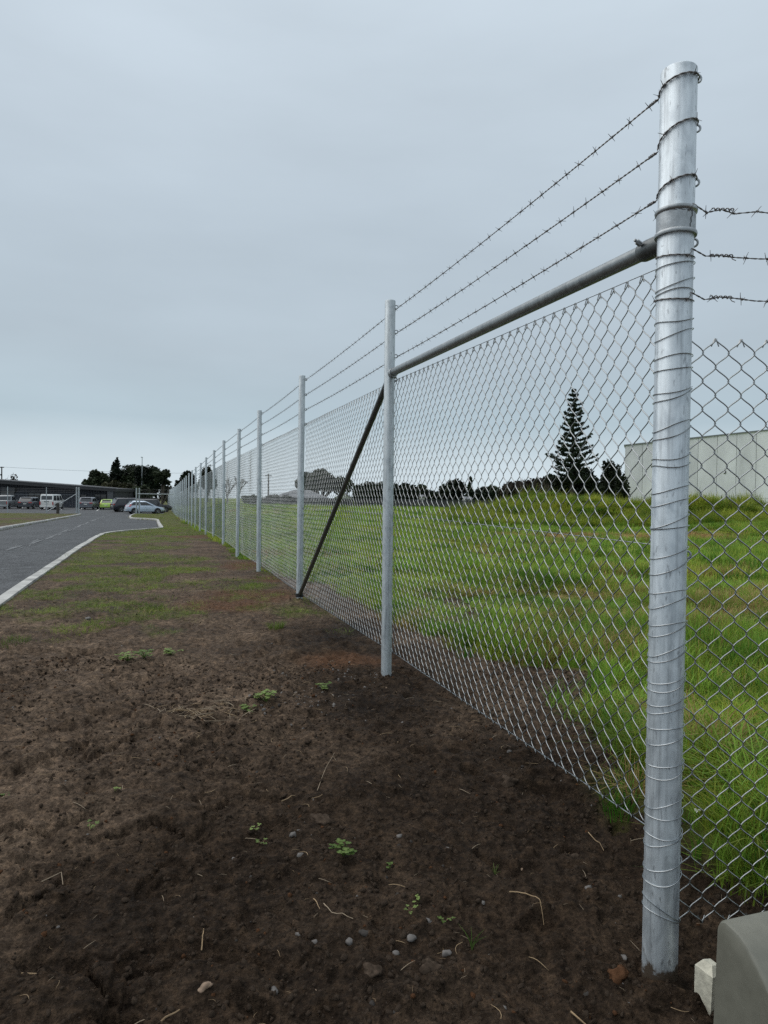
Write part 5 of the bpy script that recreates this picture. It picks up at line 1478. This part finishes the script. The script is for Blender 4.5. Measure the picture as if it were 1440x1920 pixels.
    b_ = MB(); b_.box((-h + .02, 0, .44), (.16, W * .90, .22)); b_.build('rear_bumper', paint if kind != 'pickup' else 'rim', e)
    b2 = MB(); b2.box((-h + .03, 0, .30), (.12, W * .84, .10)); b2.build('bumper_skirt', 'trim_black', e)
    pl_ = MB(); pl_.box((-h - .02, 0, belt * .68 if kind != 'pickup' else .5), (.03, .40, .13)); pl_.build('number_plate', 'plate_white', e)
    if kind in ('suv', 'hatch'):
        s_ = MB(); s_.box((rt - .04, 0, zt - .06), (.24, W * .66, .035)); s_.build('spoiler', paint, cabin)
    if kind == 'van':
        s_ = MB(); s_.box((-h - .012, 0, belt * .92), (.03, .62, .07)); s_.build('tailgate_handle', 'trim_black', e)
    if kind == 'pickup':
        s_ = MB(); s_.box((-h + .95, 0, belt - .02), (1.5, W * .80, .03)); s_.build('tray_cover', 'trim_black', e)
    return e
UP = R(90 + 17)     # nose to the building, tail to the camera
car('pickup_truck', 13, 96, R(100), 5.2, 1.9, 1.82, 1.12, 'paint_silver', 'pickup', 'silver grey pickup truck at the left end of the row of parked vehicles')
car('parked_car', 58, 97, R(97), 4.4, 1.84, 1.60, 1.02, 'paint_dark', 'suv', 'dark grey sport utility car between the pickup and the white van')
car('parked_van', 98, 95, R(98), 4.7, 1.78, 2.02, 1.15, 'paint_white', 'van', 'white van parked tail out in front of the office')
car('parked_car', 167, 98, R(101), 4.6, 1.88, 1.68, 1.06, 'paint_grey', 'suv', 'blue-grey sport utility car between the gate post and the green car')
car('parked_car', 202.5, 99, R(103), 3.8, 1.72, 1.42, .90, 'paint_green', 'hatch', 'small bright green hatchback at the right end of the office row')
car('parked_car', 247, 88, R(36), 4.7, 1.88, 1.70, 1.06, 'paint_navy', 'suv', 'dark navy wagon standing behind the light blue hatchback')
car('parked_car', 284, 84.5, R(26), 4.5, 1.80, 1.62, 1.0, 'paint_black', 'suv', 'black car whose nose shows right of the light blue hatchback')
car('parked_car', 271.5, 79.8, R(30), 4.1, 1.70, 1.45, .93, 'paint_blue', 'hatch', 'light blue hatchback parked behind the gate post')

# ------------------------------------------------------------------ poles and overhead line
lp = at(266, 945, 128); lz = zland(lp[0], lp[1])
LPO = empty('light_pole', (lp[0], lp[1], lz), 0, 'tall thin street light pole in front of the dark trees', 'light pole')
hp = at(266, 858, 128)[2] - lz
m = MB(); m.tube([(0, 0, -.2), (0, 0, hp * .5), (0, 0, hp)], [.11, .09, .06], 8); m.build('pole', 'galv_line', LPO, True)
m = MB(); m.box((0, -.15, hp + .05), (.18, .6, .12)); m.build('lamp_head', 'band_metal', LPO)
ul = at(3.2, 905, 140); uz = zland(ul[0], ul[1]); uh = at(3, 875, 140)[2] - uz
UPO = empty('utility_pole', (ul[0], ul[1], uz), 0, 'utility pole rising behind the office roof at the left edge', 'utility pole')
m = MB(); m.tube([(0, 0, -.2), (0, 0, uh)], [.14, .11], 8); m.build('pole', 'timber_dark', UPO, True)
m = MB(); m.box((-.3, 0, uh - .12), (1.5, .14, .16)); m.build('crossarm', 'timber_dark', UPO)
m = MB(); m.box((-.02, -.2, uh - 1.6), (.25, .25, .3)); m.build('fuse_box', 'trim_black', UPO)
wa, wc = at(4, 875.5, 140), at(420, 887.5, 150); m = MB()
m.tube([tuple(wa + (wc - wa) * k / 24 + np.array([0, 0, -1.0 * (1 - (2 * k / 24 - 1) ** 2) * .35])) for k in range(25)], .03, 4)
b0 = Vector(wa); m.v = [(v[0] - b0.x, v[1] - b0.y, v[2] - b0.z) for v in m.v]
tag(m.build('power_line', 'galv_line', None, False, loc=tuple(b0)), 'thin overhead power line crossing above the office roof', 'power line')
u2 = at(503, 935, 96); h2 = at(503, 888, 96)[2]
UP2 = empty('utility_pole', (u2[0], u2[1], 0), 0, 'lone thin pole seen through the mesh left of the grey roof', 'utility pole')
m = MB(); m.tube([(0, 0, -.2), (0, 0, h2)], [.12, .09], 8); m.build('pole', 'timber_dark', UP2, True)
m = MB(); m.box((0, 0, h2 - .3), (.9, .1, .1)); m.build('crossarm', 'timber_dark', UP2)

# ------------------------------------------------------------------ far side of the field
# concrete warehouse: tilt-up panels with open joints
WL = at(1170, 935, 106); WRt = at(1460, 935, 99)
wdir = np.array([WRt[0] - WL[0], WRt[1] - WL[1]]); wlen = np.linalg.norm(wdir); wdir /= wlen; wang = math.atan2(wdir[1], wdir[0])
ztl = at(1172, 834.5, 106)[2]; ztr = at(1440, 805.5, 99.4)[2]; sl_ = (ztr - ztl) / (wlen * 270 / 290)
WH = empty('warehouse', (WL[0], WL[1], 0), wang, 'pale concrete-panel warehouse rising behind the grassy mound', 'building')
pw = 2.5; nP = 16
m = MB(); m.prism([(.1, -.3), (nP * pw - .1, -.3), (nP * pw - .1, ztl + sl_ * nP * pw - .25), (.1, ztl - .25)], .16, 20); m.build('core', 'flashing', WH)
for k in range(nP):
    x0, x1 = k * pw + .024, (k + 1) * pw - .024
    m = MB(); m.prism([(x0, -.3), (x1, -.3), (x1, ztl + sl_ * x1 - .12), (x0, ztl + sl_ * x0 - .12)], 0 + random.uniform(-.012, .012), .15); m.build('wall_panel', 'slab_concrete' if k % 3 else 'slab_concrete_b', WH)
m = MB(); m.prism([(-.15, ztl - .125), (nP * pw, ztl + sl_ * nP * pw - .125), (nP * pw, ztl + sl_ * nP * pw + .06), (-.15, ztl + .06)], -.12, 20.2); m.build('roof_flashing', 'flashing', WH)
m = MB(); m.box((5.9 * pw - 1.2, -.06, ztl * .56), (.28, .1, .1)); m.box((5.9 * pw - 1.1, -.06, ztl * .56 + .2), (.1, .1, .3)); m.build('wall_bracket', 'trim_black', WH)
# small wire fence in front of it
WF = empty('wire_fence', tuple(at(1293, 938, 62)[:2]) + (0,), 0, 'low post and wire fence between the mound and the warehouse', 'fence')
wpm = MB().tube([(0, 0, -.2), (0, 0, 1)], .035, 6).mesh('post', 'timber_dark'); wx_ = []
for px in (1235, 1264, 1293, 1322.5, 1353, 1385.5, 1419.5, 1455):
    top = at(px, 928.5 + (px - 1293) * .004, 62); q = (top[0] - WF.location.x, top[1] - WF.location.y, 0); wx_.append(q)
    link('post', wpm, WF, q, (0, 0, 0), (1, 1, top[2]))
for zf in (1.25, 1.55):
    m = MB(); m.tube([(q[0], q[1], zf) for q in wx_], .012, 3); m.build('wire', 'galv_wire', WF)

# dark paling fence closing the field
FP = empty('paling_fence', (at(720, 945, 82)[0], 82, 0), 0, 'long dark paling fence along the far side of the pasture', 'fence')
pal2 = MB().box((0, 0, .45), (.30, .04, .95)).mesh('paling', 'timber_far'); n_p = 0
xa, xb = at(470, 945, 82)[0], at(930, 945, 82)[0]; x = xa
while x < xb:
    link('paling', pal2, FP, (x - FP.location.x, random.uniform(-.02, .02), random.uniform(-.04, .04) + .02)); x += .325
m = MB(); m.box(((xa + xb) / 2 - FP.location.x, -.04, .98), (xb - xa, .08, .06)); m.build('capping_rail', 'timber_far', FP)

# house with a grey hipped roof
hc = at(562, 940, 100); HW, HD = 11.0, 8.0
HO = empty('house', (hc[0], hc[1], 0), R(6), 'low house with a grey hipped roof seen through the mesh', 'house')
ev_z = at(562, 943.5, 100)[2] ; ev_z = max(ev_z, .5) ; rg_z = at(560, 918, 100)[2]
m = MB(); m.box((0, HD / 2, ev_z / 2 - .1), (HW - .6, HD - .6, ev_z + .2)); wl_ = m.build('wall', 'house_wall', HO)
m = MB(); m.add([(-HW / 2, 0, ev_z), (HW / 2, 0, ev_z), (HW / 2, HD, ev_z), (-HW / 2, HD, ev_z), (-HW / 2 + 4.6, HD / 2, rg_z), (HW / 2 - 4.2, HD / 2, rg_z)], [(0, 1, 5, 4), (1, 2, 5), (2, 3, 4, 5), (3, 0, 4), (3, 2, 1, 0)]); rf_ = m.build('roof', 'roof_grey', HO)
m = MB(); m.box((0, -.06, ev_z - .03), (HW, .10, .14)); m.build('gutter', 'lamp_white', rf_)
for x in (-3.2, .3, 3.4):
    m = MB(); m.box((x, .25, ev_z - .75), (1.5, .12, .9)); f_ = m.build('window', 'lamp_white', HO); m = MB(); m.box((x, .18, ev_z - .75), (1.3, .06, .74)); m.build('pane', 'window_glass', f_)
s0 = at(643, 938, 100); m = MB()
GA = empty('garage', (s0[0], s0[1], 0), 0, 'pale gabled garage end beside the grey-roofed house', 'house')
m.prism([(-1.2, 0), (1.2, 0), (1.2, 1.0), (0, 1.75), (-1.2, 1.0)], 0, 5); m.build('wall', 'house_wall', GA)
m = MB(); m.add([(-1.4, -.2, .93), (0, -.2, 1.82), (0, 5.2, 1.82), (-1.4, 5.2, .93), (1.4, -.2, .93), (1.4, 5.2, .93)], [(0, 1, 2, 3), (1, 4, 5, 2)]); m.build('roof', 'roof_grey', GA)
for (px, py, w_, h_, lab) in ((805, 938, 2.6, 1.2, 'white shed wall among the dark hedge trees'), (876, 943, .9, .9, 'tiny white hut at the foot of the small pine')):
    s1 = at(px, py, 95 if px < 850 else 84); SH = empty('shed', (s1[0], s1[1], 0), 0, lab, 'shed')
    zt_ = at(px, py - (6 if px < 850 else 7), s1[1])[2]
    m = MB(); m.box((0, 0, zt_ / 2), (w_, 2, zt_)); m.build('wall', 'house_wall', SH)
    m = MB(); m.add([(-w_ / 2 - .1, -1.1, zt_), (w_ / 2 + .1, -1.1, zt_), (w_ / 2 + .1, 1.1, zt_ + .25), (-w_ / 2 - .1, 1.1, zt_ + .25), (-w_ / 2 - .1, -1.1, zt_ + .06), (w_ / 2 + .1, -1.1, zt_ + .06), (w_ / 2 + .1, 1.1, zt_ + .31), (-w_ / 2 - .1, 1.1, zt_ + .31)], [(0, 3, 2, 1), (4, 5, 6, 7), (0, 1, 5, 4), (1, 2, 6, 5), (2, 3, 7, 6), (3, 0, 4, 7)]); m.build('roof', 'roof_grey', SH)

# ------------------------------------------------------------------ trees
def leaves_mesh(name, C, size, mat, rng, up=.0, aspect=1.0):
    n = len(C)
    a = rng.normal(size=(n, 3)); a[:, 2] += up; a /= np.linalg.norm(a, axis=1)[:, None]
    b = np.cross(a, rng.normal(size=(n, 3))); b /= np.linalg.norm(b, axis=1)[:, None] + 1e-9
    s = size * rng.uniform(.5, 1.35, (n, 1))
    c = np.cross(a, b)
    V = np.stack([C - b * s * aspect, C + c * s * .55, C + b * s * aspect, C - c * s * .55], 1).reshape(-1, 3)
    F = np.arange(4 * n).reshape(n, 4)
    return mesh_np(name, V, F, mat)
def crown_points(blobs, n, rng, shell=.55):
    vol = np.array([b[3] * b[4] * b[5] for b in blobs]) ** .75; vol /= vol.sum()
    k = rng.choice(len(blobs), n, p=vol); B = np.array(blobs)[k]
    d = rng.normal(size=(n, 3)); d /= np.linalg.norm(d, axis=1)[:, None]
    r = 1 - (1 - rng.random(n) ** .5) * (1 - shell * .3)
    # ragged outline: clumps reach out or fall short
    lob = .72 + .5 * vn(d[:, 0] * 2.6 + k * 7.1 + 50, d[:, 1] * 2.6 + d[:, 2] * 2.1 + 50, 5)
    return B[:, :3] + d * (r * lob)[:, None] * B[:, 3:6]
def tree(name, px, top, bot, hw, depth, label, leafmat, seed, kind='round', n=5200, leaf=.30, group=None, bark='bark', zground=None, trunk_from=None):
    """px, top, bot, hw describe the tree in the photograph; it stands at its own depth with its own size"""
    rng = np.random.default_rng(seed)
    p = at(px, bot, depth); zt = at(px, top, depth)[2]; g = zland(p[0], p[1]) if zground is None else zground
    H = zt - g; w = hw * depth / FPX
    e = empty(name, (p[0], p[1], g), 0, label, 'tree', group)
    m = MB(); r = random.Random(seed)
    if kind == 'round':
        blobs = [(0, 0, H * .56, w * .80, w * .8, H * .40)]
        for k in range(9):
            a = r.uniform(0, 6.28); rr_ = w * r.uniform(.35, .72); zc = H * r.uniform(.30, .86); f = 1 - .45 * abs(zc / H - .5) * 2
            blobs.append((math.cos(a) * rr_ * f, math.sin(a) * rr_ * f, zc, w * .38, w * .38, min(H - zc, H * .18) + .2))
        m.tube([(0, 0, -.3), (.05, 0, H * .3), (0, .1, H * .7)], [w * .10 + .08, w * .07 + .06, .04], 7)
        for k in range(6):
            b = blobs[k + 1]; m.tube([(0, 0, H * .22), (b[0] * .5, b[1] * .5, b[2] * .7), b[:3]], [.10, .07, .03], 5)
    elif kind == 'cone':
        blobs = []
        for k in range(11):
            f = k / 10; zc = H * (.12 + .82 * f); ww = w * (1.02 - .92 * f)
            for q in range(3):
                a = r.uniform(0, 6.28); blobs.append((math.cos(a) * ww * .35, math.sin(a) * ww * .35, zc + r.uniform(-.1, .1) * H * .3, ww * .72, ww * .72, H * .07))
        m.tube([(0, 0, -.3), (0, 0, H * .97)], [w * .08 + .1, .03], 7)
    elif kind == 'umbrella':
        blobs = []
        for k in range(17):
            a = r.uniform(0, 6.28); rr_ = w * math.sqrt(r.random()) * .82; f = rr_ / w
            blobs.append((math.cos(a) * rr_, math.sin(a) * rr_ * .8, H * (.78 - .42 * f * f) + r.uniform(-.12, .05) * H, w * .30, w * .30, H * .17))
        blobs += [(w * x_, w * y_, H * .47, w * .34, w * .3, H * .14) for x_, y_ in ((-.5, 0), (-.2, .3), (.15, -.2), (.5, .1))]
        blobs += [(w * .78, 0, H * .46, w * .2, w * .2, H * .14), (-w * .8, 0, H * .5, w * .18, w * .18, H * .12)]
        for b in blobs[:12]: m.tube([(0, 0, H * .10), (b[0] * .45, b[1] * .45, H * .38), (b[0] * .9, b[1] * .9, b[2] - .1)], [.16, .12, .04], 5)
        m.tube([(0, 0, -.3), (0, 0, H * .16)], [w * .09 + .1, w * .07 + .1], 8)
    elif kind == 'gum':
        blobs = []
        for k in range(10):
            a = r.uniform(0, 6.28); rr_ = w * r.uniform(.1, .75); zc = H * r.uniform(.45, .92)
            blobs.append((math.cos(a) * rr_, math.sin(a) * rr_ * .6, zc, w * .34, w * .34, H * .075))
            m.tube([(r.uniform(-.2, .2), 0, H * r.uniform(.2, .45)), (math.cos(a) * rr_ * .6, math.sin(a) * rr_ * .4, zc * .86), blobs[-1][:3]], [.09, .06, .02], 5)
        m.tube([(-.15, 0, -.3), (.0, 0, H * .3), (.25, 0, H * .62), (.2, 0, H * .88)], [.20, .16, .10, .03], 7)
        m.tube([(.1, 0, H * .12), (.9, .2, H * .4), (.7, .2, H * .75)], [.14, .10, .03], 7)
    m.build('trunk', bark, e, True)
    C = crown_points(blobs, n, rng, .6)
    C[:, 2] *= H / np.percentile(C[:, 2], 99.7)
    C[:, :2] *= w / np.percentile(np.abs(C[:, 0]), 98.5)
    C[:, 2] = np.maximum(C[:, 2], .05)
    link('crown', leaves_mesh('crown', C, leaf, leafmat, rng, .3), e)
    return e
GL_ = 'dark trees behind the office'
tree('tree', 181, 883.5, 950, 21, 133, 'rounded dark tree rising first behind the right end of the office roof', 'leaf_dark', 1, n=6000, group=GL_)
tree('conifer', 219, 864, 950, 30, 138, 'pointed conifer standing tallest in the clump behind the office', 'leaf_conifer', 2, 'cone', n=6500, group=GL_)
tree('tree', 246, 873.5, 950, 31, 140, 'broad black-green tree right of the pointed conifer', 'leaf_dark', 3, n=8500, group=GL_)
tree('tree', 277, 875.5, 955, 22, 130, 'tall dark tree directly behind the street light pole', 'leaf_conifer', 4, n=8000, group=GL_)
tree('shrub_tree', 208, 903, 952, 17, 122, 'olive-brown shrubby tree low beside the office end wall', 'leaf_olive', 5, n=3800, leaf=.25, group=GL_)
tree('shrub_tree', 236, 907, 952, 20, 120, 'olive bush in front of the broad dark tree', 'leaf_olive', 6, n=4200, leaf=.25, group=GL_)
tree('shrub_tree', 262, 912, 955, 20, 118, 'dark bush behind the navy wagon', 'leaf_dark', 16, n=4200, leaf=.25, group=GL_)
tree('gum_tree', 305, 881, 950, 14, 112, 'slender open-crowned tree with bare forked trunks beside the long fence', 'leaf_dark', 7, 'gum', n=1900, leaf=.26, group=GL_)
tree('shrub_tree', 19, 889, 930, 15, 132, 'wispy shrub top showing above the office roof at the left', 'leaf_brown', 8, n=700, leaf=.22, group=GL_)
tree('shrub_tree', 318, 912, 952, 17, 138, 'low dark bush closing the view where the long fence ends', 'leaf_dark', 18, n=3000, leaf=.28, group=GL_)
GF = 'trees beyond the pasture'
tree('tree', 350, 885, 950, 19, 122, 'flat dark tree behind the far posts of the long fence', 'leaf_dark', 9, 'umbrella', n=3200, leaf=.28, group=GF)
tree('tree', 388, 875, 950, 15, 118, 'taller dark tree crown poking above the far fence posts', 'leaf_dark', 10, 'umbrella', n=2600, leaf=.28, group=GF)
tree('umbrella_tree', 603, 882, 948, 50, 112, 'wide umbrella-shaped tree behind the grey-roofed house', 'leaf_dark', 11, 'umbrella', n=9000, leaf=.28, group=GF)
hed = [(514, 929, 12), (538, 930, 12), (470, 930, 14), (678, 911, 15), (697, 905, 16), (722, 904, 17), (747, 908, 16), (768, 907, 15), (790, 910, 13), (812, 921, 14), (834, 911, 14), (853, 900, 17), (905, 914, 15), (926, 911, 15)]
hl = ['low bush left of the lone pole', 'low bush between the lone pole and the grey roof', 'low dark bush far left behind the mesh', 'hedge tree at the left end of the dark row', 'second hedge tree from the left in the dark row', 'hedge tree just left of the second fence post', 'hedge tree just right of the second fence post', 'hedge tree two along from the second fence post', 'narrow hedge tree left of the white shed', 'short bush behind the white shed', 'hedge tree right of the white shed', 'taller hedge tree left of the small pine', 'hedge tree right of the small pine', 'hedge tree where the mound begins']
for k, ((px, tp, hw), lb) in enumerate(zip(hed, hl)):
    tree('hedge_tree', px, tp, 951, hw, 90 + (k * 37) % 9, lb, 'leaf_dark' if k % 3 else 'leaf_conifer', 30 + k, n=2600, leaf=.24, group=GF)
tree('small_pine', 881, 896, 951, 9, 88, 'small pointed pine in the gap of the hedge row', 'leaf_conifer', 60, 'cone', n=2400, leaf=.22, group=GF)
for k, (px, tp, hw, mt, lb) in enumerate([(955, 905, 19, 'leaf_brown', 'brown leafless-looking tree at the left of the twiggy thicket'), (985, 900, 20, 'leaf_brown', 'brown twiggy tree in the middle of the thicket'), (1015, 896, 20, 'leaf_brown', 'brown twiggy tree left of the tall pine'), (1045, 892, 22, 'leaf_dark', 'dark bush at the left foot of the tall pine'), (1083, 876, 30, 'leaf_conifer', 'broad dark tree skirting the tall pine'), (1112, 895, 18, 'leaf_dark', 'dark bush at the right foot of the tall pine'), (1146, 866, 22, 'leaf_dark', 'dark tree leaning at the corner of the warehouse'), (1163, 895, 14, 'leaf_dark', 'low dark bush touching the warehouse corner')]):
    tree('tree', px, tp, 951, hw, 88 + (k * 5) % 11, lb, mt, 70 + k, n=3600, leaf=.24, group=GF)

# bare winter trees: twigs only
def bare_tree(px, top, bot, hw, depth, label, seed, thick=.12):
    r = random.Random(seed); p = at(px, bot, depth); g = zland(p[0], p[1]); H = at(px, top, depth)[2] - g; w = hw * depth / FPX
    e = empty('bare_tree', (p[0], p[1], g), 0, label, 'tree', GF); tr, tw = MB(), MB()
    def grow(a, d, L, rad, lv):
        b = a + d * L; mid = a.lerp(b, .5) + Vector((r.uniform(-.08, .08), r.uniform(-.08, .08), r.uniform(-.05, .08))) * L
        (tr if lv < 1 else tw).tube([a, mid, b], [rad, rad * .8, rad * .6], 4 if lv < 3 else 3, caps=False)
        if lv >= 5 or rad < .012: return
        for k in range(r.choice((2, 3, 3))):
            an = r.uniform(0, 6.28); sp_ = r.uniform(.35, .85)
            nd = (d + Vector((math.cos(an) * sp_ * w / H * 1.7, math.sin(an) * sp_ * .8, r.uniform(-.15, .35)))).normalized()
            grow(a.lerp(b, r.uniform(.6, 1)), nd, L * r.uniform(.62, .85), rad * .62, lv + 1)
    grow(Vector((0, 0, -.2)), Vector((.05, 0, 1)).normalized(), H * .30, thick, 0)
    tr.build('trunk', 'bark', e, True); tw.build('branches', 'bark', e)
bare_tree(447, 874, 948, 26, 96, 'bare spreading tree behind the fourth and fifth fence posts', 5, .22)
bare_tree(425, 885, 948, 20, 98, 'smaller bare tree left of the spreading bare tree', 6, .18)
for k, px in enumerate((948, 972, 1002, 1026)):
    bare_tree(px, 888 - k, 948, 14, 86, ('leftmost bare tree in the twiggy thicket', 'second bare tree in the twiggy thicket', 'third bare tree in the twiggy thicket', 'bare tree nearest the tall pine')[k], 40 + k, .12)

# Norfolk Island pine: regular whorls of upswept branches
def norfolk(px, top, bot, hw, depth, label, seed):
    rng = np.random.default_rng(seed); r = random.Random(seed)
    p = at(px, bot, depth); g = zland(p[0], p[1]); H = at(px, top, depth)[2] - g; w = hw * depth / FPX
    e = empty('norfolk_pine', (p[0], p[1], g), 0, label, 'tree', GF)
    m = MB(); m.tube([(0, 0, -.3), (0, 0, H * .5), (0, 0, H)], [.32, .20, .03], 9); m.build('trunk', 'bark', e, True)
    C = []; br = MB()
    nW = 19
    for k in range(nW):
        f = (k + .3) / nW; z = H * (.985 - .80 * f ** 1.02); L = w * (.05 + 1.05 * f ** .80) * r.uniform(.88, 1.08)
        if f > .80: L *= 1 - .25 * (f - .8) / .2
        nb = 7 if f > .25 else 6; a0 = r.uniform(0, 6.28)
        for q in range(nb):
            a = a0 + q * 6.283 / nb + r.uniform(-.15, .15); Lq = L * r.uniform(.62, 1.14); d = np.array([math.cos(a), math.sin(a), 0])
            pts = []
            for s in np.linspace(0, 1, 6):
                pts.append(d * Lq * s + np.array([0, 0, z + Lq * (.10 * s + .20 * s ** 3)]))
            br.tube([tuple(x) for x in pts], [.035, .03, .025, .02, .015, .01], 3, caps=False)
            n = int(30 + 110 * f)
            s = rng.random(n) ** .7
            P_ = d[None] * (Lq * s)[:, None]; P_[:, 2] = z + Lq * (.10 * s + .20 * s ** 3)
            sd2 = np.array([-d[1], d[0], 0]); lat = rng.uniform(-1, 1, n) * Lq * .22 * (1 - .6 * s)
            P_ += sd2[None] * lat[:, None]; P_[:, 2] += np.abs(lat) * .25 + rng.uniform(-.02, .16, n)
            C.append(P_)
    br.build('branches', 'bark', e)
    C = np.concatenate(C)
    link('crown', leaves_mesh('crown', C, .17, 'leaf_norfolk', rng, .6, 1.2), e)
norfolk(1072, 728, 950, 47, 90, 'tall symmetrical pine with tiered branches standing left of the warehouse', 9)
